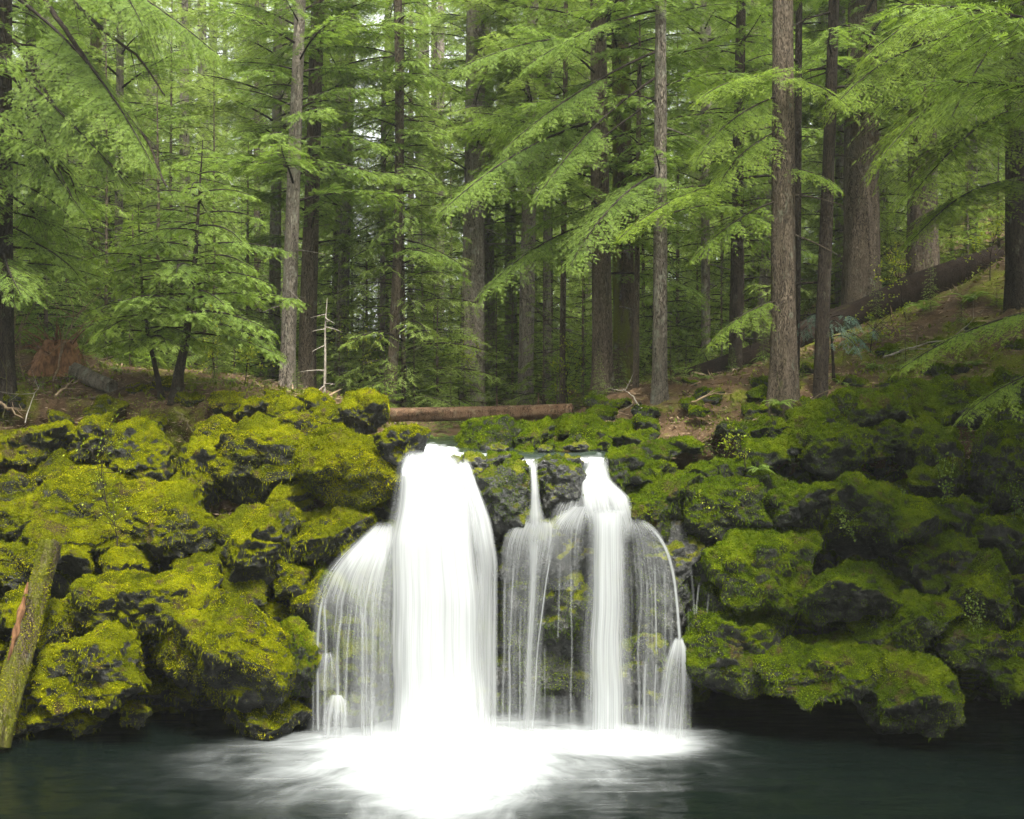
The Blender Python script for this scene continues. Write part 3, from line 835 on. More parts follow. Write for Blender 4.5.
sheet('splash_cone', W1, [(694, 330, 342, 21.4, .9), (702, 324, 350, 21.35, .8), (720, 318, 354, 21.3, .55), (738, 316, 356, 21.25, .5)], .12, .3, 20, 50, 2, seed=32)

for i, (l, r, y0, Y_, d_) in enumerate([(290, 420, 690, 21.1, .3), (360, 540, 672, 20.95, .4), (470, 640, 694, 21.05, .33), (590, 720, 704, 21.1, .28), (330, 660, 712, 20.6, .3)]):
    sheet('mist', W1, [(y0, l + 20, r - 20, Y_, .15), (y0 + 30, l + 6, r - 6, Y_ - .1, d_), (745, l, r, Y_ - .2, d_), (756, l - 6, r + 6, Y_ - .3, d_ * .5)], .2, .45, 30, 24, .25, 90 + i, .35)

W2 = fall_root(535, 470, 22.4, 'thin middle trickles slipping over dark rock between the two white falls')
sheet('cascade', W2, [(458, 526, 541, 22.6, .3), (463, 528, 539, 22.45, .7), (472, 529, 538, 22.1, .9), (490, 529, 540, 21.98, .9), (505, 528, 542, 21.95, .9), (520, 524, 547, 21.92, .9)], .06, .3, 16, 60, seed=6)
sheet('veil', W2, [(516, 522, 552, 22.0, 1.1), (526, 506, 560, 21.95, 1.1), (545, 498, 560, 21.9, .75), (580, 497, 552, 21.85, .34), (640, 497, 548, 21.8, .3), (740, 498, 545, 21.7, .34)], .1, .2, 36, 120, 2, seed=7)
sheet('film', W2, [(504, 572, 590, 22.1, .9), (518, 550, 590, 22.0, 1.), (530, 540, 590, 21.95, .7), (560, 540, 588, 21.9, .34), (590, 542, 588, 21.88, .22)], .1, .25, 36, 80, 2, seed=8)
strand(W2, [(535, 520, 20), (533, 560, 16), (532, 600, 13), (528, 660, 12), (527, 740, 14)], 12, .85, 21.8, 40)
for i, (pts, w, d) in enumerate([([(551, 545), (547, 570), (542, 610), (537, 660), (532, 740)], 3, .6), ([(514, 545), (512, 600), (508, 740)], 4, .55), ([(505, 570), (503, 740)], 4, .5), ([(521, 600), (519, 740)], 3, .5), ([(560, 560), (558, 640)], 3, .35), ([(572, 555), (571, 740)], 3, .4), ([(545, 640), (543, 740)], 3, .4)]):
    strand(W2, pts, w, d, 21.75, 41 + i)

W3 = fall_root(600, 470, 22.3, 'right-hand white waterfall dropping as a narrow column, with an arching veil on its right')
sheet('cascade', W3, [(455, 590, 609, 22.72, .3), (462, 587, 609, 22.55, .75), (470, 582, 610, 22.42, 1.0), (480, 579, 612, 22.3, 1.2), (492, 576, 628, 22.2, 1.2), (508, 578, 633, 22.1, .9), (522, 582, 633, 22.0, .5)], .14, .2, 36, 70, seed=9)
sheet('cascade', W3, [(486, 600, 612, 22.2, .8), (492, 604, 630, 22.1, 1.), (506, 606, 634, 22.0, .9), (524, 618, 636, 21.95, .7)], .1, .25, 24, 40, seed=10)
sheet('film', W3, [(488, 570, 584, 22.25, .7), (500, 556, 586, 22.15, .7), (515, 545, 588, 22.05, .6), (530, 548, 588, 22.0, .3)], .06, .3, 20, 40, 2, seed=33)
sheet('curtain', W3, [(505, 580, 634, 22.05, .95), (530, 581, 634, 21.95, .9), (600, 577, 638, 21.8, .85), (745, 570, 644, 21.6, .8)], .25, .4, 44, 140, seed=11)
sheet('curtain', W3, [(510, 586, 629, 22.1, 1.0), (600, 587, 629, 21.95, .95), (745, 586, 630, 21.75, .9)], .2, .4, 30, 90, seed=12)
sheet('veil', W3, [(516, 626, 640, 22.0, .9), (524, 627, 656, 21.95, .8), (536, 628, 667, 21.9, .6), (556, 629, 674, 21.85, .42), (600, 630, 680, 21.75, .34), (680, 630, 684, 21.65, .34), (748, 630, 690, 21.5, .4)], .12, .26, 40, 120, 1.6, seed=14)
strand(W3, [(640, 520, 7), (652, 527, 7), (663, 541, 6), (670, 557, 6), (675, 580, 5), (678, 610, 5), (679, 645, 6)], 5, 1., 21.75, 60)
strand(W3, [(634, 590, 4), (637, 560, 4), (644, 551, 5), (652, 549, 5), (655, 560, 4), (656, 640, 3), (655, 740, 4)][2:], 4, .7, 21.75, 61)
for i, (pts, w, d) in enumerate([([(646, 552), (641, 570), (639, 640), (639, 740)], 4, .6), ([(648, 570), (648, 740)], 4, .5), ([(664, 560), (666, 620), (665, 740)], 4, .45), ([(671, 575), (671, 740)], 3, .4), ([(645, 655, 6), (644, 690, 5), (643, 745, 6)], 5, .6)]):
    strand(W3, pts, w, d, 21.72, 62 + i)
sheet('splash_cone', W3, [(636, 675, 683, 21.55, 1.), (648, 668, 690, 21.5, .9), (665, 661, 693, 21.45, .65), (700, 654, 694, 21.4, .5), (750, 646, 694, 21.3, .6)], .15, .25, 28, 70, 1.6, seed=15)
W4 = fall_root(700, 560, 22.2, 'faint spray threads in the dark gap just right of the arching veil')
for i, (pts, w, d) in enumerate([([(690, 560), (694, 590), (697, 640)], 4, .4), ([(700, 580), (697, 610), (700, 650)], 3, .35), ([(709, 590), (705, 640)], 3, .3), ([(688, 600), (692, 700)], 3, .25)]):
    strand(W4, pts, w, d, 21.7, 70 + i)
W5 = fall_root(281, 690, 21.6, 'single short drip falling from a mossy rock near the left waterline')
strand(W5, [(282, 676), (281, 706)], 3, .6, 21.1, 80)
# ---------------------------------------------------------------- conifer boughs
def spray_var(rng, K):
    """Flat spray of needle twigs, unit length along x."""
    t = np.linspace(.08, .92, K)
    O, D, L = [], [], []
    for k in range(K):
        sg = 1 if k % 2 else -1
        a = radians(rng.uniform(38, 62))
        O.append((t[k], 0, -.12 * t[k] ** 2)); D.append((cos(a), sg * sin(a), rng.uniform(-.3, .08))); L.append(.46 * (1 - .62 * t[k]) * rng.uniform(.75, 1.2))
    O.append((.1, 0, 0)); D.append((1, 0, -.12)); L.append(.62)
    O.append((.6, 0, -.05)); D.append((1, .05, -.2)); L.append(.46)
    O, D, L = np.array(O), np.array(D), np.array(L)
    D /= np.linalg.norm(D, axis=1)[:, None]
    U = np.array([0, 0, 1.]) + rng.normal(0, .3, (len(O), 3))
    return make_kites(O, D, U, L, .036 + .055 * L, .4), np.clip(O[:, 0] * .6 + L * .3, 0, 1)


def make_bough(rng, L, droop=.3, rise=.12, K=9, fs=.3, w=.42, bare=.12, dens=1., hang=.3, wood=True, wr=1., md=2.5):
    """Kites (N,4,3), tip values and wood (tubes) of one bough growing along +x."""
    sv = [spray_var(rng, K) for _ in range(4)]
    SK, ST = np.stack([a for a, _ in sv]), np.stack([b for _, b in sv])
    ph = rng.uniform(0, 6)
    ax = lambda s: np.stack([L * s * (1 - .12 * droop * s), .05 * L * np.sin(3 * s + ph) * s, L * (rise * s - droop * s ** 2)], -1)
    n2 = max(8, int(L * 16 * dens))
    s = np.sort(rng.uniform(bare, .99, n2))
    side = np.where(np.arange(n2) % 2, 1., -1.)
    T = norm(ax(s + .01) - ax(s - .01))
    Lat = norm(np.cross(np.array([0, 0, 1.]), T))
    l = L * w * (.95 * (1 - s) ** .75 + .1) * rng.uniform(.6, 1.2, n2) * np.clip((s - bare) / .2 + .45, 0, 1)
    ang = np.radians(66 - 26 * s + rng.normal(0, 7, n2))
    d2 = norm(np.cos(ang)[:, None] * T + (np.sin(ang) * side)[:, None] * Lat + np.array([0, 0, 1.]) * rng.normal(-.08, .12, n2)[:, None])
    P2 = ax(s)
    m = np.maximum(2, (l / fs * md).astype(int))
    idx = np.repeat(np.arange(n2), m)
    j = np.arange(len(idx)) - np.repeat(np.cumsum(m) - m, m)
    t = (j + .6 + rng.uniform(-.3, .3, len(idx))) / m[idx]
    t = np.minimum(t, 1.)
    hg = hang * rng.uniform(.5, 1.5, n2)
    Po = P2[idx] + d2[idx] * (l[idx] * t)[:, None] + np.array([0, 0, -1.]) * (hg[idx] * l[idx] * t ** 2)[:, None]
    lat2 = norm(np.cross(np.array([0, 0, 1.]), d2[idx]))
    sg = np.where(j % 2, 1., -1.) * (t < .93)
    fa = np.radians(rng.uniform(25, 55, len(idx))) * sg
    fwd = norm(np.cos(fa)[:, None] * d2[idx] + np.sin(fa)[:, None] * lat2 + np.array([0, 0, -1.]) * (hang * (.35 + .9 * t) + rng.normal(0, .12, len(idx)))[:, None])
    up = norm(np.array([0, 0, 1.]) + rng.normal(0, .22, (len(idx), 3)))
    ly = norm(np.cross(up, fwd)); uz = np.cross(fwd, ly)
    sc = fs * (1.12 - .5 * t) * rng.uniform(.65, 1.25, len(idx)) * np.minimum(1, .45 + l[idx] / (fs * 1.6))
    vi = rng.integers(0, 4, len(idx))
    Kk = SK[vi]                                                     # (N, kites, 4, 3)
    R = np.stack([fwd, ly, uz], 1) * sc[:, None, None]
    Kw = np.einsum('nkvc,ncd->nkvd', Kk, R) + Po[:, None, None, :]
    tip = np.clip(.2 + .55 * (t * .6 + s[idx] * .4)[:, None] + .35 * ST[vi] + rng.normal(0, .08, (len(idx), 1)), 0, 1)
    tubes = []
    if wood:
        ss = np.linspace(0, 1, 12)
        tubes.append((ax(ss), wr * (.009 * L + .004) * (1 - .88 * ss) + .002, 5))
        for i in range(0, n2):
            if l[i] > .22:
                tt = np.array([0, .5, 1.])
                tubes.append((P2[i] + d2[i] * (l[i] * tt)[:, None] + np.array([0, 0, -1.]) * (hg[i] * l[i] * tt ** 2)[:, None], wr * np.array([.0055, .004, .002]) * (.6 + .5 * l[i]), 3))
    return Kw.reshape(-1, 4, 3), tip.ravel(), tubes


class Bough:
    def __init__(s, *a, **k):
        s.K, s.t, tubes = make_bough(*a, **k)
        g = Geo()
        for P, R, n in tubes:
            g.tube(P, R, n)
        s.WV, s.WF = np.concatenate(g.V), np.concatenate(g.F)

    def put(s, G, pos, az, pitch=0., roll=0., sc=1., wm=1):
        ca, sa, cp, sp, cr, sr = cos(az), sin(az), cos(pitch), sin(pitch), cos(roll), sin(roll)
        Rz = np.array([[ca, -sa, 0], [sa, ca, 0], [0, 0, 1]]); Ry = np.array([[cp, 0, -sp], [0, 1, 0], [sp, 0, cp]]); Rx = np.array([[1, 0, 0], [0, cr, -sr], [0, sr, cr]])
        R = (Rz @ Ry @ Rx).T * sc
        G.kites(s.K @ R + pos, s.t)
        G.add(s.WV @ R + pos, s.WF, 0., wm)


rng = np.random.default_rng(11)
LIB = {}
for L in (.8, 1.4, 2.1, 3.0):
    LIB[L] = [Bough(rng, L, droop=rng.uniform(.22, .4), rise=rng.uniform(.05, .2), K=14, fs=.19 + .03 * L, hang=rng.uniform(.25, .45)) for _ in range(3)]
FAR = {}
for L in (1.0, 2.0, 3.2):
    FAR[L] = [Bough(rng, L, droop=rng.uniform(.25, .45), rise=rng.uniform(.02, .18), K=8, fs=.32 + .06 * L, hang=rng.uniform(.3, .6), dens=.62, w=.42) for _ in range(3)]


def lib_bough(rng, lib, L):
    ks = np.array(list(lib))
    k = ks[np.argmin(np.abs(np.log(ks / L)))]
    return lib[k][rng.integers(len(lib[k]))], L / k


def crown_geo(rng, lib, z0, z1, r0, r1, n, pitch=(-.05, .35), pw=1., az=None, axis=None, gap=.0):
    """Boughs from z0 up to z1; lengths go from r0 below to r1 at the top."""
    G = Geo()
    for i in range(n):
        f = (i + rng.uniform(0, 1)) / n
        if rng.random() < gap:
            continue
        z = z0 + (z1 - z0) * f
        L = max(.35, (r0 + (r1 - r0) * f ** pw) * rng.uniform(.65, 1.15))
        a = i * 2.39996 + rng.uniform(-.5, .5) if az is None else rng.uniform(*az)
        b, s = lib_bough(rng, lib, L)
        pos = np.array([0, 0, z]) if axis is None else axis(z)
        b.put(G, pos, a, rng.uniform(*pitch) + .25 * f, rng.uniform(-.25, .25), s)
    return G


def trunk_geo(path, radii, sides=26, furrow=.05, flare=.5, seed=0, step=.22, stubs=0, rng=None, G=None, stub_len=(.2, .9), mm=0):
    path = np.asarray(path, float)
    seg = np.concatenate([[0], np.cumsum(np.linalg.norm(np.diff(path, axis=0), axis=1))])
    nL = max(8, int(seg[-1] / step))
    q = np.linspace(0, seg[-1], nL)
    q = q if flare == 0 else np.concatenate([np.linspace(0, min(1.2, seg[-1] * .3), 14)[:-1], q[q > min(1.2, seg[-1] * .3)]])
    P = np.stack([np.interp(q, seg, path[:, k]) for k in range(3)], 1)
    k5 = np.ones(5) / 5
    if len(P) > 12:
        for k in range(2):
            P[:, k] = np.convolve(np.pad(P[:, k], 2, 'edge'), k5, 'valid')
    R = np.interp(q, seg, radii)
    th = np.arange(sides) * 2 * pi / sides
    A, Q = np.meshgrid(th, q)
    r = np.repeat(R[:, None], sides, 1)
    ns = np.stack([np.cos(A).ravel() * 1.5, np.sin(A).ravel() * 1.5, Q.ravel() * .35], 1)
    nf = np.stack([np.cos(A).ravel() * 5.5, np.sin(A).ravel() * 5.5, Q.ravel() * .8], 1)
    dr = .1 * noise(ns, seed) + furrow * (1 - 2 * np.abs(noise(nf, seed + 3))) + .5 * furrow * noise(nf * 2.7, seed + 5)
    lob = 1 + .45 * np.cos(A * 5 + seed + .6 * np.sin(A * 2)) + .3 * np.cos(A * 3 + 2 * seed)
    r = r * (1 + dr.reshape(r.shape)) + R[:, None] * flare * lob * np.exp(-Q / (R[0] * 1.6 + .08))
    V = np.stack([P[:, 0:1] + r * np.cos(A), P[:, 1:2] + r * np.sin(A), np.repeat(P[:, 2:3], sides, 1)], -1)
    i, j = np.meshgrid(np.arange(len(q) - 1), np.arange(sides), indexing='ij')
    k = (j + 1) % sides
    G = G or Geo()
    G.add(V, np.stack([i * sides + j, i * sides + k, (i + 1) * sides + k, (i + 1) * sides + j], -1).reshape(-1, 4), 0, mm)
    for _ in range(stubs):
        f = rng.uniform(.12, .98)
        p = np.array([np.interp(f * seg[-1], seg, path[:, c]) for c in range(3)])
        a = rng.uniform(0, 2 * pi); L = rng.uniform(*stub_len); s = np.linspace(0, 1, 6)
        dz = rng.uniform(-.35, .15)
        c = p + np.stack([np.cos(a + .3 * s) * L * s, np.sin(a + .3 * s) * L * s, L * (dz * s - .15 * s * s)], 1)
        G.tube(c, (.012 + .012 * L) * (1 - .8 * s), 5, mm)
        for _k in range(rng.integers(0, 3)):
            b0 = c[rng.integers(2, 5)]; aa = a + rng.choice([-1, 1]) * rng.uniform(.4, .9); l2 = L * rng.uniform(.2, .5)
            G.tube(b0 + np.stack([np.cos(aa) * l2 * s, np.sin(aa) * l2 * s, -.2 * l2 * s], 1), .007 * (1 - .7 * s), 4, mm)
    return G


def ground_at(px, Y):
    x = (px - CX) / F * Y
    return np.array([x, Y, ground_z(x, Y)])


def trunk_path(base, px0, pxt, Y, H, bend=0.):
    """From the base towards the column that crosses the top of the frame at pxt; local coordinates."""
    ztop = CZ + CY / F * Y
    xt = (pxt - CX) / F * Y
    h = ztop - base[2]
    z = np.linspace(-.35, H, 16)
    x = (xt - base[0]) * z / h + bend * np.sin(z / h * pi)
    return np.stack([x, .03 * np.sin(z * .4 + px0), z], 1)


def tree(px, Y, pxt, wpx, label, bark, kind='fir_tree', leaf='leaf_mid', H=None, crown=None, bend=0., flare=.5, furrow=.06, stubs=18, custom=(), lib=None, sides=26, stub_len=(.3, 1.3), cat='tree', group=None, taper=.6, limbs=()):
    rng = np.random.default_rng(int(px * 13 + Y * 7))
    b = ground_at(px, Y)
    top = CZ + CY / F * Y - b[2]
    H = H or top + 6
    P = trunk_path(b, px, pxt, Y, H, bend)
    R0 = wpx / 2 / F * Y
    t = empty(kind, b, label, cat, group)
    R = R0 * np.where(P[:, 2] < top, 1 - (1 - taper) * np.clip(P[:, 2] / top, 0, 1) * .7, 1 - (1 - taper) * .7) * np.clip((H - P[:, 2]) / (H * .12) + .06, .06, 1)
    tg_ = trunk_geo(P, R, sides, furrow, flare, int(px) % 50, stubs=stubs, rng=rng, stub_len=stub_len)
    for pts, w0, Ya, Yb in limbs:                                  # long bare limbs
        Yl = np.linspace(Ya, Yb, len(pts))
        Q = np.array([at(p[0], p[1], y_) for p, y_ in zip(pts, Yl)]) - b
        q = np.linspace(0, len(pts) - 1, 6 * len(pts))
        Q = np.stack([np.interp(q, np.arange(len(pts)), Q[:, k]) for k in range(3)], 1) + rng.normal(0, .008, (len(q), 3))
        tg_.tube(Q, w0 / 2 / F * Ya * np.linspace(1, .3, len(q)), 6)
        for _ in range(7):
            k = rng.integers(3, len(q) - 1); s = np.linspace(0, 1, 6)
            d = norm(norm(Q[k] - Q[k - 1]) + rng.normal(0, .55, 3)) * rng.uniform(.3, 1.1)
            tg_.tube(Q[k] + d * s[:, None] + np.array([0, 0, -.25]) * (s ** 2)[:, None], .01 * (1 - .7 * s), 4)
    tg_.build('trunk', M[bark], t)
    axis = lambda z: np.array([np.interp(z, P[:, 2], P[:, 0]), np.interp(z, P[:, 2], P[:, 1]), z])
    G = Geo()
    if crown:
        z0, z1, r0, r1, n = crown[:5]
        G = crown_geo(rng, lib or LIB, z0, z1, r0, r1, n, axis=axis, **(crown[5] if len(crown) > 5 else {}))
    for c in custom:
        pa, pb, dr = at(*c[0]) - b, at(*c[1]) - b, c[2]
        d = pb - pa
        hz = math.hypot(d[0], d[1]); L = math.hypot(hz, d[2])
        bo = Bough(rng, L, droop=dr + .06, rise=dr + .06, K=13, wr=.65, fs=.55 * (c[3] if len(c) > 3 else .26), md=2.9, hang=.6 * (c[4] if len(c) > 4 else .4), dens=1.5, bare=c[5] if len(c) > 5 else .15, w=(c[6] if len(c) > 6 else .38) * 1.1)
        bo.put(G, pa, math.atan2(d[1], d[0]), math.atan2(d[2], hz), rng.uniform(-.15, .15))
    if G.V:
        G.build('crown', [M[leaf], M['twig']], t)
    return t


# ---------------------------------------------------------------- the trees one can single out
T = tree
# left edge: dark trunk, its long bare limbs slanting down across the upper left corner
T(2, 25.5, 4, 22, 'dark tree at the left edge with long bare black limbs slanting down to the right', 'bark_dark', 'hemlock_tree', 'leaf_mid', stubs=14, limbs=[([(20, -40), (48, 5), (78, 48), (112, 97), (148, 142), (166, 186)], 6, 25, 22.6), ([(40, -60), (74, 2), (103, 30), (140, 58), (165, 95)], 5, 25, 22.8), ([(14, 40), (40, 84), (62, 116), (92, 150), (128, 178)], 4, 25, 23.2), ([(14, 78), (34, 108), (48, 150), (72, 196)], 4, 25, 23.5), ([(8, 120), (40, 150), (70, 175), (84, 215)], 3, 25, 23.8)], crown=(2.5, 11.5, 2.91, 2.2, 69, dict(pitch=(-.35, .05))),
  custom=[((6, -10, 25), (168, 172, 22.5), .1, .3, .9, .3, .3), ((6, 60, 25), (120, 190, 23), .08, .28, .9, .25, .3), ((10, -60, 25), (230, 60, 22.5), .1, .3, .8, .35, .32), ((8, 120, 25), (90, 215, 23.5), .08, .28, .8, .2, .34), ((40, -90, 24), (150, 30, 22), .08, .3, .7, .2, .4)])
T(40, 31, 30, 13, 'slim dark trunk standing just behind the left-edge tree', 'bark_dark', crown=(3, 11.5, 2.24, 2.2, 39))
T(118, 33, 120, 9, 'thin grey trunk half veiled by green sprays left of the young leaning hemlocks', 'bark_grey', crown=(2.5, 11.5, 2.69, 2.4, 51))
T(92, 36, 96, 14, 'mossy trunk rising behind the rotten red stump', 'bark_mossy', crown=(4, 11.5, 2.91, 2.6, 45), leaf='leaf_far')
T(287, 29, 300, 15, 'grey-brown trunk with a lit left side, middle one of the cluster left of centre', 'bark_pale', crown=(4.2, 11.5, 2.69, 2.6, 41))
T(306, 31, 318, 17, 'dark thick trunk right behind the grey-brown trunk left of centre', 'bark_brown', stubs=14, crown=(3.5, 11.5, 2.80, 2.6, 40))
T(274, 34, 278, 12, 'brown trunk leftmost in the cluster behind the young hemlocks', 'bark_grey', crown=(6, 11.5, 2.69, 2.6, 39), leaf='leaf_far')
T(340, 35, 352, 13, 'slender brown trunk behind the white dead sapling', 'bark_grey', crown=(3.5, 11.5, 2.24, 2.4, 46), leaf='leaf_far')
T(390, 31, 398, 11, 'straight slim dark-brown trunk shaggy with lichen, alone left of the stream gap', 'bark_brown', bend=.12, stubs=40, stub_len=(.2, 1.), crown=(3.5, 11.5, 1.79, 1.8, 59, dict(pitch=(-.35, .1))), leaf='leaf_mid')
T(382, 33, 384, 6, 'thin grey pole trunk with hooked dead twigs touching the slim shaggy trunk', 'bark_grey', H=9, stubs=16, crown=(6.5, 9.0, 1.01, .4, 21))
T(440, 46, 441, 9, 'distant slim trunk seen through the gap above the stream', 'bark_pale', crown=(7, 11.5, 2.69, 2.6, 33), leaf='leaf_far', lib=FAR)
T(473, 33, 476, 24, 'thick pale grey trunk behind the right part of the stream gap', 'bark_pale', flare=.35, crown=(4.5, 11.5, 2.24, 2.6, 35), leaf='leaf_mid')
T(489, 36, 486, 14, 'pale trunk pressed close behind the thick pale grey trunk', 'bark_pale', crown=(4, 11.5, 2.69, 2.6, 41), leaf='leaf_far')
T(525, 33, 533, 15, 'pale grey trunk between the thick pale trunk and the dark pair', 'bark_pale', crown=(6, 11.5, 2.91, 2.8, 45), leaf='leaf_far')
T(547, 34, 548, 9, 'thin pale trunk standing over the middle of the red log', 'bark_pale', crown=(6, 11.5, 2.24, 2.4, 42), leaf='leaf_far')
T(562, 30, 566, 6, 'very thin brown trunk above the right end of the red log', 'bark_brown', H=11, crown=(5, 11.0, 1.34, .6, 36))
T(603, 26.5, 598, 20, 'dark brown trunk with root flare, left one of the close pair right of centre', 'bark_brown', flare=.6, stubs=12, crown=(2.6, 10.5, 3.25, 3., 39),
  custom=[((598, 120, 26.5), (430, 215, 24), .12, .3, .5, .15, .36), ((598, 40, 26.5), (455, 70, 24), .15, .3, .5, .2, .36), ((600, 220, 26.5), (470, 300, 24.5), .15, .28, .4, .15, .38)])
T(625, 28.5, 620, 21, 'rough mossy trunk, right one of the close pair right of centre', 'bark_mossy', flare=.5, furrow=.12, crown=(4, 11., 2.69, 2.6, 33), leaf='leaf_mid')
T(636, 26, 640, 6, 'thin straight stem in front of the rough mossy trunk', 'bark_brown', H=7.5, stubs=8, crown=(3.5, 7.5, 1.46, .5, 33))
T(660, 25, 661, 15, 'slim straight grey-brown trunk on a mossy knoll above the right fall', 'bark_grey', flare=.6, stubs=6, crown=(3.2, 12.5, 1.7, 2.0, 16),
  custom=[((655, 52, 25), (505, 152, 23.2), .1, .28, .35, .35, .3), ((655, 78, 25), (525, 205, 23.2), .08, .28, .5, .45, .3), ((655, 100, 25), (560, 180, 23.6), .05, .24, .3, .5, .26), ((657, 10, 25), (520, 70, 23.2), .1, .28, .3, .35, .3), ((655, 175, 25), (575, 268, 22.6), .25, .26, .3, .1, .42)])
T(735, 29, 741, 13, 'dark trunk in the second row between the knoll tree and the big foreground trunk', 'bark_dark', stubs=16, crown=(3, 11.5, 1.79, 2.2, 45))
T(783, 23.9, 783, 26, 'big straight brown foreground trunk on the right bank', 'bark_brown', flare=.55, stubs=12, furrow=.07, crown=(9.5, 12.0, 2.24, 2., 4), leaf='leaf_bright',
  custom=[((780, 78, 23.9), (702, 98, 22.2), .2, .26, .4, .08, .46), ((782, 175, 23.9), (612, 242, 22.2), .25, .26, .3, .3, .3), ((780, 200, 23.9), (690, 262, 22.8), .2, .24, .5, .2, .36), ((786, 80, 23.9), (846, 104, 22.6), .22, .26, .5, .1, .4), ((782, 300, 23.9), (712, 345, 22.8), .25, .22, .5, .2, .4), ((786, 168, 23.9), (842, 190, 22.8), .2, .22, .5, .1, .4), ((780, 95, 23.9), (690, 165, 22.6), .18, .26, .5, .15, .38), ((780, 130, 23.9), (715, 190, 22.6), .18, .24, .4, .15, .42)])
T(795, 25.4, 799, 9, 'thin dark stem rising just behind the big foreground trunk', 'bark_dark', crown=(9, 11.5, 1.79, 1.8, 12))
T(820, 24.2, 834, 14, 'dark slim trunk leaning right beside the big foreground trunk', 'bark_dark', stubs=10, flare=.3, crown=(5.5, 11.5, 2.24, 2., 13))
T(862, 33, 862, 36, 'very thick furrowed trunk standing behind the dark fallen log', 'bark_brown', flare=.2, furrow=.1, crown=(4.5, 11.5, 3.36, 3., 36))
T(923, 33, 922, 30, 'thick scaly trunk behind the upper end of the dark fallen log', 'bark_brown', flare=.2, furrow=.1, crown=(5, 11.5, 3.36, 3., 32))
T(762, 35, 790, 16, 'pale trunk leaning right, seen left of the big foreground trunk', 'bark_pale', crown=(6, 11.5, 2.91, 2.6, 42))
T(706, 33, 704, 9, 'slender pale-barked trunk above the lower end of the dark fallen log', 'bark_grey', crown=(4, 11.5, 2.46, 2.4, 51))
T(1016, 27, 1014, 22, 'dark trunk at the right edge behind the long bright bough', 'bark_dark', flare=.2, crown=(5.5, 11.5, 2.91, 2.6, 24), leaf='leaf_bright',
  custom=[((1020, 30, 26), (830, 105, 23), .22, .28, .45, .06, .4), ((1020, 60, 26), (880, 160, 22.5), .2, .28, .5, .08, .42), ((1024, 110, 26), (905, 200, 22.5), .2, .27, .5, .08, .42), ((1020, 180, 26), (900, 245, 23.5), .2, .26, .4, .1, .4), ((1030, -10, 26), (870, 55, 23), .2, .28, .5, .06, .42), ((1030, 0, 26), (960, 120, 21.5), .2, .28, .5, .06, .5)])
# trees just beyond the frame whose boughs reach in and shade the right bank
T(1190, 21.5, 1190, 26, 'brown tree beyond the right edge whose low bright bough sweeps in over the mossy bank', 'bark_brown', crown=(6.5, 13, 3.4, 3., 26), leaf='leaf_bright',
  custom=[((1120, 300, 20.8), (890, 372, 20), .2, .26, .35, .06, .3), ((1120, 350, 20.8), (960, 420, 19.8), .2, .26, .35, .06, .36)])
T(1150, 17.5, 1150, 24, 'tall shading hemlock beyond the right edge, over the pool', 'bark_brown', 'hemlock_tree', crown=(5.5, 14, 3.6, 3.2, 30))
T(1330, 19, 1330, 26, 'tall shading hemlock farthest beyond the right edge', 'bark_brown', 'hemlock_tree', crown=(5, 15, 4., 3.4, 34))

# young leaning hemlocks on the left bank
def lean_tree(pix, Y, wpx, label, bo, n, seed, leaf='leaf_bright'):
    rng = np.random.default_rng(seed)
    P = np.array([at(px, py, Y) for px, py in pix])
    P[0, 2] = min(P[0, 2], ground_z(P[0, 0], Y)) - .12
    b = P[0].copy(); P = P - b
    t = empty('young_hemlock', b, label, 'tree')
    R = np.linspace(wpx / 2 / F * Y, .008, len(P))
    trunk_geo(P, R, 14, .06, .8, seed, .12).build('trunk', M['bark_dark'], t)
    G = Geo()
    H = P[-1, 2]
    for i in range(n):
        f = bo[0] + (.98 - bo[0]) * (i + rng.random()) / n
        z = f * H
        p = np.array([np.interp(z, P[:, 2], P[:, k]) for k in range(3)])
        L = (bo[1] * (1 - f) ** .8 + bo[2]) * rng.uniform(.75, 1.2)
        q, s = lib_bough(rng, LIB, L)
        q.put(G, p, i * 2.39996 + rng.uniform(-.4, .4), rng.uniform(-.1, .2), rng.uniform(-.2, .2), s)
    G.build('crown', [M[leaf], M['twig']], t)


lean_tree([(176, 394), (179, 372), (186, 340), (191, 300), (196, 250), (199, 200), (203, 140)], 25.6, 11, 'young hemlock with a dark curved trunk on the left bank, the taller of the two', (.27, 2.6, .4), 46, 3, 'leaf_mid')
lean_tree([(163, 394), (156, 370), (148, 335), (142, 290), (140, 250), (138, 205)], 25.9, 6, 'thin young hemlock bending left beside the taller curved one', (.28, 1.9, .35), 38, 4)

# white dead sapling in front of the trunks
rng = np.random.default_rng(5)
b = ground_at(324, 28.5)
t = empty('dead_sapling', b, 'slender bleached white dead sapling left of the stream gap', 'tree')
Pp = np.array([[0, 0, -.1], [.03, 0, .9], [.02, 0, 1.7], [.08, 0, 2.3]])
trunk_geo(Pp, [.034, .028, .02, .008], 8, .05, .3, 2, .15, 9, rng, stub_len=(.2, .6)).build('trunk', M['twig_pale'], t)

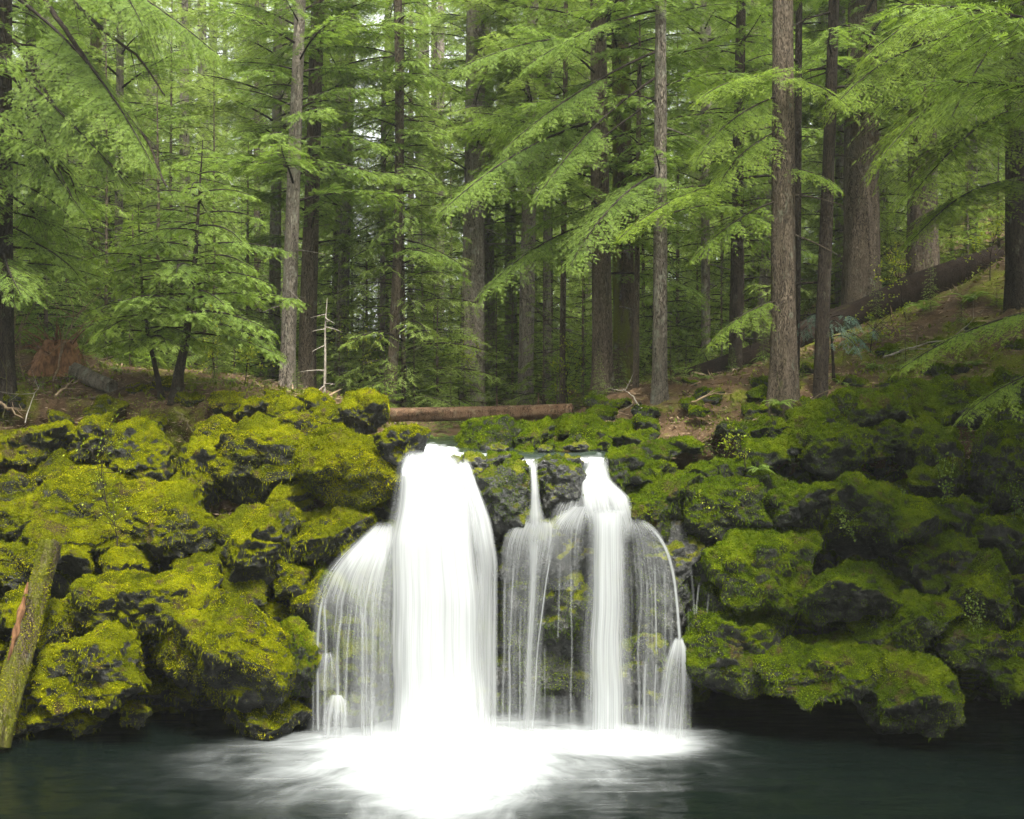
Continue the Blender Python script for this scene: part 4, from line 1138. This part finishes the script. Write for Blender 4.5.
# ---------------------------------------------------------------- forest behind
rng = np.random.default_rng(23)
PROTO = []
for i, (z0, z1, r0, r1, n, w, bk, lf) in enumerate([(1, 22, 3.6, 1.7, 118, .26, 'bark_pale', 'leaf_far'), (2, 24, 3.8, 2.1, 112, .34, 'bark_grey', 'leaf_far'), (.6, 20, 3.1, 1.3, 120, .2, 'bark_brown', 'leaf_mid'), (5, 24, 3.8, 2.1, 92, .4, 'bark_pale', 'leaf_far'), (2, 22, 3.4, 1.9, 112, .3, 'bark_grey', 'leaf_mid'), (1., 21, 3.8, 1.7, 122, .28, 'bark_grey', 'leaf_far')]):
    t = empty('far_conifer', (0, 0, 0), 'tall conifer standing deep in the green forest behind the falls', 'tree', 'tall conifers deep in the forest')
    trunk_geo([(0, 0, -.4), (.05, .05, 8), (0, .1, 16), (.1, 0, 26)], [w, w * .8, w * .6, w * .2], 12, .06, .3, i, .5, 14, rng, stub_len=(.5, 2.)).build('trunk', M[bk], t)
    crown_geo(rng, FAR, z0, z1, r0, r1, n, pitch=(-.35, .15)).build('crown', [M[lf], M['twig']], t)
    PROTO.append(t)
SAP = []
for i, (h, r, n) in enumerate([(6., 1.8, 56), (3.4, 1.3, 40), (9., 2.1, 76)]):
    t = empty('understory_conifer', (0, 0, 0), 'low bushy young conifer filling the forest floor between the far trunks', 'tree', 'young conifers between the far trunks')
    trunk_geo([(0, 0, -.2), (.03, .02, h * .5), (0, 0, h)], [.05, .035, .006], 8, .05, .2, i, .3).build('trunk', M['bark_brown'], t)
    crown_geo(rng, LIB if i == 1 else FAR, .15, h, r, .25, n, pitch=(-.1, .25), pw=.9).build('crown', [M[['leaf_mid', 'leaf_bright', 'leaf_far'][i]], M['twig']], t)
    SAP.append(t)
spots, first = [], {}


def plant(lst, px, Y, rz, sc):
    p = ground_at(px, Y)
    k = rng.integers(len(lst))
    if k not in first.setdefault(id(lst), set()):
        first[id(lst)].add(k); o = lst[k]; o.location = p; o.rotation_euler = (0, 0, rz); o.scale = (sc,) * 3
    else:
        copy_thing(lst[k], p, rz, sc)


for Y0, Y1, n, s0, s1 in ((36, 44, 14, .58, .72), (44, 56, 22, .72, .9), (56, 75, 30, .95, 1.2), (75, 110, 30, 1.3, 1.6)):
    for i in range(n):
        for _ in range(30):
            Y = rng.uniform(Y0, Y1); px = -60 + (i + rng.uniform(0, 1)) * 1150 / n
            p = ((px - CX) / F * Y, Y)
            if all((p[0] - s[0]) ** 2 + (p[1] - s[1]) ** 2 > 6 for s in spots):
                break
        if Y0 > 40 and (330 < px < 470 or 170 < px < 265) and rng.random() < .55:
            continue
        spots.append(p)
        plant(PROTO, px, Y, rng.uniform(0, 6.28), rng.uniform(s0, s1))
for px, Y in [(420, 34), (455, 37), (395, 37), (440, 31.5), (505, 36), (345, 38), (250, 33), (220, 31), (150, 32), (60, 34), (30, 33), (560, 36), (585, 33), (690, 36), (660, 33), (650, 38), (720, 38), (800, 37), (890, 38), (950, 40), (1000, 38), (300, 40), (110, 36), (180, 36), (520, 42), (470, 44), (620, 42), (380, 46), (770, 42), (845, 44), (10, 38), (420, 48), (560, 50), (330, 50), (700, 48), (240, 44), (980, 46), (90, 45), (1040, 34), (20, 30), (75, 31), (130, 30), (-20, 29), (200, 35), (425, 40), (365, 34), (480, 38), (540, 39), (600, 38), (680, 34), (745, 34), (830, 35), (910, 36), (965, 36), (270, 38), (400, 33), (50, 28.5), (105, 29.5), (-10, 31), (150, 38), (255, 37), (410, 30.5), (450, 41), (505, 34), (585, 38), (640, 36), (700, 40), (760, 39), (860, 41), (330, 36), (290, 33.5)]:
    plant(SAP, px + rng.uniform(-8, 8), Y + rng.uniform(-1, 1), rng.uniform(0, 6.28), rng.uniform(.75, 1.25))
for x, y, s in [(-13, -14, 1), (-6, -17, 1.1), (0, -14, 1), (7, -18, 1.1), (13, -14, 1.), (-20, -8, 1.1), (20, -9, 1.1), (-17, 2, 1.), (-21, 9, 1.1), (-17, 14, 1), (-20, 20, 1.1), (-26, 3, 1.2), (-27, 15, 1.2), (18, 0, 1), (22, 6, 1.1), (19, 12, 1.), (24, 16, 1.2), (21, 22, 1.1), (-3, -24, 1.2), (-16, -22, 1.2), (15, -24, 1.2), (4, -27, 1.2), (14.5, 7, .8)]:  # unseen forest ring around the pool, made extra tall to cut frontal light
    copy_thing(PROTO[rng.integers(6)], (x, y, .5), rng.uniform(0, 6), s * (1.75 if y < 5 else 1.3), 'unseen tall conifer ringing the near side of the pool, scaled up to block low light')
for px, Y in [(203, 58), (226, 84), (214, 70), (245, 66)]:
    plant(PROTO, px, Y, rng.uniform(0, 6.28), rng.uniform(1.1, 1.4))
for px, Y in [(430, 33), (465, 32), (500, 33), (412, 31), (560, 31), (585, 30), (240, 30), (215, 29.5), (335, 31), (360, 32.5), (640, 29.5), (690, 31), (722, 30.5), (545, 32), (300, 32), (30, 29.5), (130, 29), (600, 31), (380, 30)]:
    plant(SAP, px + rng.uniform(-6, 6), Y, rng.uniform(0, 6.28), rng.uniform(.25, .5))
for px, Y in [(437, 28.6), (424, 29), (450, 29.4), (415, 28.4), (470, 29.6), (600, 26), (622, 26.5), (672, 25.6), (735, 28), (800, 25), (850, 26.5), (880, 27.5), (930, 28.5), (965, 27), (905, 25.2), (700, 27.5), (760, 26.8), (1000, 27.5), (840, 29.5), (20, 26.5), (85, 27.5), (215, 27), (270, 27.3), (300, 28)]:
    plant(SAP, px + rng.uniform(-6, 6), Y, rng.uniform(0, 6.28), rng.uniform(.1, .2))
for lst in (PROTO, SAP):
    assert len(first[id(lst)]) == len(lst)


# ---------------------------------------------------------------- logs, stump, dead wood
def log_thing(pa, pb, ra, rb, label, bark, seed=0, flat=None, stubs=0, name='fallen_log', sides=26):
    pa, pb = np.array(pa, float), np.array(pb, float)
    d = pb - pa; L = np.linalg.norm(d); d /= L
    ref = np.array([0, 0, 1.]) if abs(d[2]) < .9 else np.array([1., 0, 0])
    X = norm(np.cross(ref, d)); Yv = np.cross(d, X)
    rng = np.random.default_rng(seed + 100)
    n = max(24, int(L / .1))
    s = np.linspace(0, 1, n)
    th = np.arange(sides) * 2 * pi / sides
    A, S = np.meshgrid(th, s)
    ns = np.stack([np.cos(A).ravel() * 2.2, np.sin(A).ravel() * 2.2, S.ravel() * L * .7 + seed], 1)
    r = (ra + (rb - ra) * S) * (1 + (.14 * fbm(ns, 3, seed) + .1 * fbm(ns * np.array([3, 3, .8]), 2, seed + 3)).reshape(S.shape))
    wob = .25 * ra * np.stack([noise(np.stack([s * L * .4, 0 * s + seed, 0 * s], 1), k) for k in (1, 2)], 1)
    Pm = pa + d * (L * s)[:, None] + X * wob[:, :1] + Yv * wob[:, 1:]
    V = Pm[:, None] + (r * np.cos(A))[..., None] * X + (r * np.sin(A))[..., None] * Yv
    i, j = np.meshgrid(np.arange(n - 1), np.arange(sides), indexing='ij')
    k = (j + 1) % sides
    g = Geo()
    g.add(V, np.stack([i * sides + j, i * sides + k, (i + 1) * sides + k, (i + 1) * sides + j], -1).reshape(-1, 4))
    for e, rr, sg in ((0, ra, -1), (n - 1, rb, 1)):        # broken ends
        ring = V[e]; inner = Pm[e] + (ring - Pm[e]) * .55 + d * sg * rr * rng.uniform(-.25, .35, (sides, 1)); c = Pm[e] + (ring - Pm[e]) * .02 - d * sg * rr * .15
        jj = np.arange(sides); kk = (jj + 1) % sides
        f = np.concatenate([np.stack([jj, kk, kk + sides, jj + sides], 1), np.stack([jj, kk, kk + sides, jj + sides], 1) + sides])
        g.add(np.concatenate([ring, inner, c]), f if sg > 0 else f[:, ::-1])
    for _ in range(stubs):
        f = rng.uniform(.1, .9); p = pa + d * L * f; a = rng.uniform(0, 2 * pi); l = rng.uniform(.1, .45)
        o = np.cos(a) * X + np.sin(a) * Yv
        ss = np.linspace(0, 1, 4)
        g.tube(p + o * (ra * .8 + l * ss)[:, None], .02 * (1 - .6 * ss), 5)
    return tag(g.build(name, M[bark] if isinstance(bark, str) else bark), label, 'log')


log_thing(at(378, 415, 26.6), at(572, 411, 26.2), .16, .15, 'straight reddish-brown log lying across the stream behind the lip', 'log_red', 1, stubs=7)
log_thing(at(655, 396, 29.5), at(1000, 264, 31), .27, .5, 'long dark fallen trunk running up the slope behind the right-hand trees', 'log_shaded', 2, stubs=5)
log_thing(at(690, 402, 28.6), at(905, 352, 28), .2, .3, 'reddish decaying log half sunk in the slope below the long dark trunk', 'log_red', 3)
o = log_thing(at(-3, 746, 20.3), at(50, 541, 21.2), .2, .165, 'moss-crusted log leaning upright against the left bank with a bare orange strip', 'bark_mossy', 4, stubs=1)
me = o.data
V = np.zeros(len(me.vertices) * 3); me.vertices.foreach_get('co', V); V = V.reshape(-1, 3)
Fq = np.array([list(p.vertices) for p in me.polygons if len(p.vertices) == 4])
g = Geo()
K, tip = tufts(V, Fq, np.random.default_rng(9), 2600, .03, -.15, 2)
g.kites(K, tip); g.build('moss', M['moss_left'], o)
g = Geo()      # the strip where the bark has come off
pa, pb = at(-3, 746, 20.3), at(48, 541, 21.2)
ss = np.linspace(.42, .8, 22)
mid = pa + (pb - pa) * ss[:, None] + np.array([-.1, -.2, 0]) * 1.
wv = .055 * np.sin(np.linspace(.1, pi - .1, 22)) * (1 + .3 * np.sin(ss * 60))
sd = norm(np.cross(pb - pa, [0, 1., 0]))
Vs = np.stack([mid - sd * wv[:, None] + np.array([0, .04, 0]), mid - sd * wv[:, None] * .4 + np.array([0, -.02, 0]), mid + sd * wv[:, None] * .4 + np.array([0, -.02, 0]), mid + sd * wv[:, None] + np.array([0, .04, 0])], 1)
g.add(Vs, grid_faces(22, 4)); g.build('bare_wood', M['rot'], o)
log_thing(at(72, 372, 27.), at(112, 388, 26.), .2, .15, 'short grey decaying log at the foot of the rotten red stump', 'bark_grey', 5)

# rotten red stump: splintered shell
rng = np.random.default_rng(31)
b = ground_at(58, 27.4)
t = empty('rotten_stump', b, 'splintered rotten red stump and root mass on the left bank', 'stump')
trunk_geo([(0, 0, -.2), (.02, 0, .3), (.05, 0, .6)], [.42, .34, .24], 22, .2, .5, 4, .07).build('shell', M['rot'], t)
g = Geo()
for _ in range(70):
    a = rng.uniform(0, 6.28); r = rng.uniform(.1, .4); p = np.array([cos(a) * r, sin(a) * r, rng.uniform(.05, .6)])
    d = np.array([cos(a) * rng.uniform(.2, 1.2), sin(a) * .8, rng.uniform(-.4, 1.)]) * rng.uniform(.2, .75); s = np.linspace(0, 1, 4)
    g.tube(p + d * s[:, None] + rng.normal(0, .02, (4, 3)), (.02 * (1 - .8 * s)) * rng.uniform(.5, 1.3), 4)
g.build('splinters', M['rot'], t)


def twig_thing(pts, r, label, mat, name='fallen_branch', cat='branch', forks=4, seed=0, leaf=None, nl=0, spread=.6, flen=(.15, .5)):
    rng = np.random.default_rng(seed + 500)
    P = np.array(pts, float)
    q = np.linspace(0, len(P) - 1, 4 * len(P))
    Pi = np.stack([np.interp(q, np.arange(len(P)), P[:, k]) for k in range(3)], 1) + rng.normal(0, r * .5, (len(q), 3))
    b = Pi[0].copy(); Pi -= b
    g = Geo(); s = np.linspace(0, 1, len(q))
    g.tube(Pi, r * (1 - .75 * s), 6)
    ends = [Pi[-1]]
    L = np.linalg.norm(Pi[-1])
    for i in range(forks):
        k = rng.integers(len(q) // 4, len(q) - 1)
        d = norm(norm(Pi[min(k + 1, len(q) - 1)] - Pi[k - 1]) + rng.normal(0, spread, 3)) * L * rng.uniform(*flen)
        ss = np.linspace(0, 1, 7)
        c = Pi[k] + d * ss[:, None] + np.array([0, 0, .1 * L]) * (ss ** 2)[:, None] * rng.uniform(-.8, 1) + rng.normal(0, r * .3, (7, 3))
        g.tube(c, r * .5 * (1 - .8 * ss), 4)
        ends += list(c[2:])
        for _ in range(2):
            d2 = norm(d + rng.normal(0, .8, 3) * np.linalg.norm(d)) * np.linalg.norm(d) * .45
            c2 = c[rng.integers(2, 6)] + d2 * ss[:, None]
            g.tube(c2, r * .28 * (1 - .7 * ss), 3); ends += list(c2[2:])
    if not leaf:
        return tag(g.build(name, M[mat], loc=b), label, cat)
    t = empty(name, b, label, cat)
    g.build('stem', M[mat], t)
    E = np.array(ends)
    O = E[rng.integers(0, len(E), nl)] + rng.normal(0, .04, (nl, 3))
    d = norm(rng.normal(0, 1, (nl, 3)) + np.array([0, 0, .2]))
    Ls = rng.uniform(.03, .065, nl) * (leaf[1] if isinstance(leaf, tuple) else 1)
    gl = Geo(); gl.kites(make_kites(O, d, norm(rng.normal(0, .6, (nl, 3)) + np.array([0, 0, 1.])), Ls, Ls * .6), rng.uniform(.1, 1, nl))
    gl.build('leaves', M[leaf[0] if isinstance(leaf, tuple) else leaf], t)
    return t


def on_ground(px, py, up=.05, Y=None):
    Y = face_Y(px, py) if Y is None else Y
    p = at(px, py, Y)
    return p + np.array([0, -.25, up])


for i, (a, bb, r, lab) in enumerate([((0, 402), (26, 422), .04, 'pale bare stick slanting down at the left edge of the bank'), ((8, 420), (22, 372), .016, 'curved grey twig arching over the duff at far left'), ((30, 425), (44, 388), .014, 'forked dead twig standing between the mossy hummocks at far left'),
                                     ((60, 398), (92, 380), .03, 'dark broken branch lying below the rotten stump'), ((178, 412), (198, 436), .035, 'short dark stick lying below the curved hemlock'), ((95, 402), (170, 384), .035, 'mossy surface root running left from the curved hemlock'),
                                     ((0, 330), (30, 290), .012, 'bare reddish sapling twig at the left edge above the stump'), ((640, 408), (604, 380), .03, 'grey root arching from the dark pair of trunks'), ((640, 412), (622, 392), .022, 'bleached root snag by the thin straight stem'),
                                     ((690, 405), (730, 396), .025, 'grey branch lying on the red duff right of the knoll tree'), ((730, 440), (790, 425), .02, 'broken brown branch on the duff below the big foreground trunk'), ((880, 360), (960, 340), .025, 'dead branch lying along the upper right slope'),
                                     ((850, 330), (905, 322), .02, 'mossy stick lying under the dark fallen trunk'), ((795, 410), (850, 385), .018, 'thin bent dead branch under the blue-green bough')]):
    pa, pb = on_ground(*a), on_ground(*bb)
    twig_thing([pa, (pa + pb) / 2 + np.array([0, -.06, .07]), pb], r, lab, ['twig_tan', 'bark_mossy', 'twig_pale'][i % 3] if i != 5 else 'bark_mossy', seed=i, forks=3)
for i, (px, py, dx, dz, lab) in enumerate([(28, 345, -.5, 1.4, 'tangle of bare tan stems left of the rotten stump'), (58, 335, .5, 1.5, 'bare twiggy stem leaning right over the rotten stump'), (10, 352, .3, 1., 'low bare reddish shrub at the far left edge')]):
    p = on_ground(px, py, 0, 26.8); p[2] = ground_z(p[0], p[1])
    twig_thing([p, p + np.array([dx * .4, 0, dz * .5]), p + np.array([dx, 0, dz])], .022, lab, 'twig_tan', 'bare_shrub', 'shrub', 12, 40 + i, spread=.8, flen=(.3, .8))

# leafy things
for i, (px, py, Y, h, n, lab) in enumerate([(108, 510, 21.6, 1.15, 130, 'thin yellow-leaved sapling growing from the long mossy ledge'), (118, 545, 21.6, .9, 70, 'bare-looking twig with a few yellow leaves below the thin sapling'), (905, 235, 29, 1.4, 260, 'yellow-green leafy shrub under the right-edge boughs'), (870, 345, 26.5, 1., 180, 'small yellow-leaved shrub on the right slope'),
                                            (460, 402, 32, 1.8, 500, 'light leafy bush at the foot of the thick pale trunk'), (570, 395, 29, 1.4, 300, 'yellow-leaved shrub behind the right end of the red log'), (245, 392, 27.5, 1.1, 420, 'yellowish leafy bush under the young hemlocks'), (215, 388, 28, 1., 380, 'low pale-leaved bush behind the curved hemlock trunk'), (355, 392, 31, 1.5, 350, 'airy green shrub left of the stream gap'),
                                            (700, 540, 21.9, .5, 60, 'small fern-like plant in the dark gap above the right bank boulders'), (745, 470, 22.2, .6, 120, 'broad-leaved plant sprouting left of the upper right bank'), (990, 270, 29, 1.2, 300, 'bright leafy shrub on the slope near the right edge')]):
    p = at(px, py, Y)
    if Y > 24:
        p[2] = ground_z(p[0], Y)
    rr = np.random.default_rng(i + 60)
    twig_thing([p, p + np.array([rr.normal(0, .1), 0, h * .5]), p + np.array([rr.normal(0, .25), -.1, h])], .012, lab, 'twig', 'leafy_shrub', 'shrub', 14, 70 + i, 'leaf_shrub' if i < 2 else ('leaf_shrub', 1.3), n, .75, (.3, .7))


def vine(px, py, Y, L, lab, seed):
    rng = np.random.default_rng(seed)
    p = at(px, py, Y)
    t = empty('trailing_vine', p, lab, 'vine')
    g, gl = Geo(), Geo()
    for k in range(3):
        z = np.linspace(0, -L * rng.uniform(.5, 1), 12)
        c = np.stack([k * .09 - .09 + .04 * np.sin(z * 7 + k), -.1 * np.sin(np.linspace(0, 1.6, 12)) + 0 * z, z], 1)
        g.tube(c, .005, 4)
        O = np.repeat(c, 5, 0) + rng.normal(0, .025, (60, 3))
        d = norm(rng.normal(0, 1, (60, 3)) + np.array([0, -.6, -.5]))
        Ls = rng.uniform(.03, .06, 60)
        gl.kites(make_kites(O, d, norm(rng.normal(0, .5, (60, 3)) + np.array([0, -1, .4])), Ls, Ls * .75), rng.uniform(.2, 1, 60))
    g.build('stem', M['twig'], t); gl.build('leaves', M['herb'], t)


for i, (px, py, L, lab) in enumerate([(866, 490, .9, 'vine trailing over the left side of the overhanging right-bank boulder'), (895, 492, .8, 'vine hanging down the front of the overhanging right-bank boulder'), (945, 455, 1.2, 'long vine hanging beside the dark recess on the upper right bank'), (1016, 470, 1.3, 'vine hanging at the right edge from the tall moss-hung boulder'), (848, 500, .7, 'short vine at the left end of the overhanging boulder'), (975, 590, .9, 'vine dangling from the moss hummock near the right edge'), (1005, 668, .7, 'vine dangling from the lowest cushion at the right edge'), (240, 440, .7, 'leafy vine spilling over the broad left-bank boulder'), (272, 450, .6, 'leafy vine at the right side of the broad left-bank boulder')]):
    vine(px, py, face_Y(px, py) - .95, L, lab, 90 + i)

# drooping blue-green cedar bough beside the dark slim trunk: a small cedar
rng = np.random.default_rng(77)
b = ground_at(834, 24.8)
t = empty('small_cedar', b, 'small drooping blue-green cedar beside the dark slim leaning trunk', 'tree')
trunk_geo([(0, 0, -.1), (-.03, 0, .6), (-.1, 0, 1.3)], [.035, .025, .01], 8, .05, .2, 1, .12).build('trunk', M['twig'], t)
G = Geo()
for a, pz, L in ((pi, 1.25, .9), (2.7, 1.1, .8), (-.3, 1.2, 1.), (.2, .9, .9), (-1.5, 1.1, .8), (-1., .8, .8), (-2.2, .85, .8)):
    Bough(rng, L, droop=.75, rise=.35, K=10, fs=.24, hang=.9, w=.35).put(G, np.array([-.05, 0, pz]), a, 0)
G.build('crown', [M['leaf_blue'], M['twig']], t)


# sword ferns
def fern(px, py, Y, r, lab, seed):
    rng = np.random.default_rng(seed)
    p = at(px, py, Y)
    if Y > 23.9:
        p[2] = ground_z(p[0], Y)
    g = Geo()
    for k in range(13):
        a = k * 2.39996 + rng.uniform(-.3, .3); L = r * rng.uniform(.7, 1.15); up = rng.uniform(.5, 1.1)
        s = np.linspace(0, 1, 22)
        c = np.stack([np.cos(a) * L * s, np.sin(a) * L * s, L * (up * s - .85 * s ** 2)], 1)
        T_ = norm(np.gradient(c, axis=0)); lt = norm(np.cross(T_, [0, 0, 1.]))
        for sg in (-1, 1):
            ll = L * .2 * np.sin(np.clip(s * 1.05 + .06, 0, 1) * pi) ** .7 + .005
            g.kites(make_kites(c, norm(lt * sg + T_ * .35 - np.array([0, 0, .15])), norm(np.cross(lt, T_)), ll, np.full(22, L * .045)), s)
    tag(g.build('sword_fern', M['leaf_mid'], loc=p), lab, 'fern')


for i, (px, py, Y, r, lab) in enumerate([(760, 470, 22.5, .35, 'fern tuft at the left foot of the upper right bank'), (700, 318, 30, .8, 'fern standing behind the lower end of the dark fallen trunk'), (925, 300, 29, .7, 'fern on the slope under the dark fallen trunk'), (860, 320, 28, .6, 'fern below the thick furrowed trunk'), (970, 300, 28, .6, 'fern at the top of the right slope'), (780, 405, 23.4, .4, 'small fern at the foot of the big foreground trunk'), (545, 400, 30, .6, 'fern behind the red log under the thin pale trunk'), (440, 405, 31, .7, 'fern on the far bank in the stream gap'), (432, 430, 27.3, .42, 'fern under the red log near its left end'), (452, 430, 27.5, .4, 'fern under the red log above the stream'), (421, 430, 27.1, .35, 'small fern by the wedge rock under the red log')]):
    fern(px, py, Y, r, lab, 120 + i)

rf = np.random.default_rng(88)
for i in range(22):
    px = rf.uniform(640, 1020); Y = rf.uniform(24.2, 30)
    fern(px, 0, Y, rf.uniform(.18, .42), 'small green fern growing out of the litter on the right slope', 200 + i)
    bpy.context.scene.collection.objects[-1]['group'] = 'small ferns on the right slope'
for i in range(10):
    px = rf.uniform(0, 260); Y = rf.uniform(25.8, 29)
    fern(px, 0, Y, rf.uniform(.15, .32), 'small green fern growing out of the litter on the left bank', 240 + i)
    bpy.context.scene.collection.objects[-1]['group'] = 'small ferns on the left bank'

# ---------------------------------------------------------------- light, air, camera
sc = bpy.context.scene
w = bpy.data.worlds.new('World'); sc.world = w; w.use_nodes = True
nt_ = w.node_tree; nt_.nodes.clear()
sky = nt_.nodes.new('ShaderNodeTexSky'); sky.sky_type = 'NISHITA'; sky.sun_disc = False
EL, AZ = radians(63), radians(162)          # high soft light from behind the camera, a little to the right
sky.sun_elevation = EL; sky.sun_rotation = AZ; sky.air_density = 1.; sky.dust_density = 6.; sky.ozone_density = .6; sky.altitude = 800
hs = nt_.nodes.new('ShaderNodeHueSaturation'); hs.inputs['Saturation'].default_value = .12
bg = nt_.nodes.new('ShaderNodeBackground'); bg.inputs['Strength'].default_value = .112
wo = nt_.nodes.new('ShaderNodeOutputWorld')
nt_.links.new(sky.outputs[0], hs.inputs['Color']); nt_.links.new(hs.outputs[0], bg.inputs['Color']); nt_.links.new(bg.outputs[0], wo.inputs['Surface'])
sl = bpy.data.lights.new('sun', 'SUN'); sl.energy = 1.5; sl.angle = radians(11); sl.color = (1., .96, .88)
so = bpy.data.objects.new('sun', sl); C.objects.link(so)
from mathutils import Vector
dirv = Vector((sin(AZ) * cos(EL), cos(AZ) * cos(EL), sin(EL)))
so.rotation_euler = dirv.to_track_quat('Z', 'Y').to_euler()
so.location = (0, 0, 40)

HAZE = .0005
hv = np.array([(x, y, z) for z in (-2.6, 60) for y in (-64, 172) for x in (-120, 120)], float)
hm = NT('forest_haze')
hm.set(hm.out.inputs['Volume'], hm.n('ShaderNodeVolumePrincipled', Color=(.93, .97, .93), Density=HAZE, Anisotropy=.3))
tag(link('haze', hv, [[0, 2, 3, 1], [4, 5, 7, 6], [0, 1, 5, 4], [2, 6, 7, 3], [0, 4, 6, 2], [1, 3, 7, 5]], hm.m, smooth=False), kind='stuff')

cam = bpy.data.cameras.new('camera'); co = bpy.data.objects.new('camera', cam); C.objects.link(co)
co.location = (0, 0, CZ); co.rotation_euler = (radians(90), 0, 0)
cam.sensor_width = 36; cam.lens = 36 * F / 1024; cam.clip_end = 1000
sc.camera = co
sc.render.resolution_x, sc.render.resolution_y = 1024, 819
sc.view_settings.view_transform = 'Standard'; sc.view_settings.look = 'None'; sc.view_settings.gamma = 1; sc.view_settings.exposure = 2.85
cy = sc.cycles
cy.max_bounces = 8; cy.diffuse_bounces = 4; cy.glossy_bounces = 3; cy.transmission_bounces = 4; cy.transparent_max_bounces = 24
cy.use_denoising = True; cy.denoising_prefilter = 'ACCURATE'; cy.use_adaptive_sampling = False
cy.sample_clamp_indirect = 8; cy.volume_bounces = 1
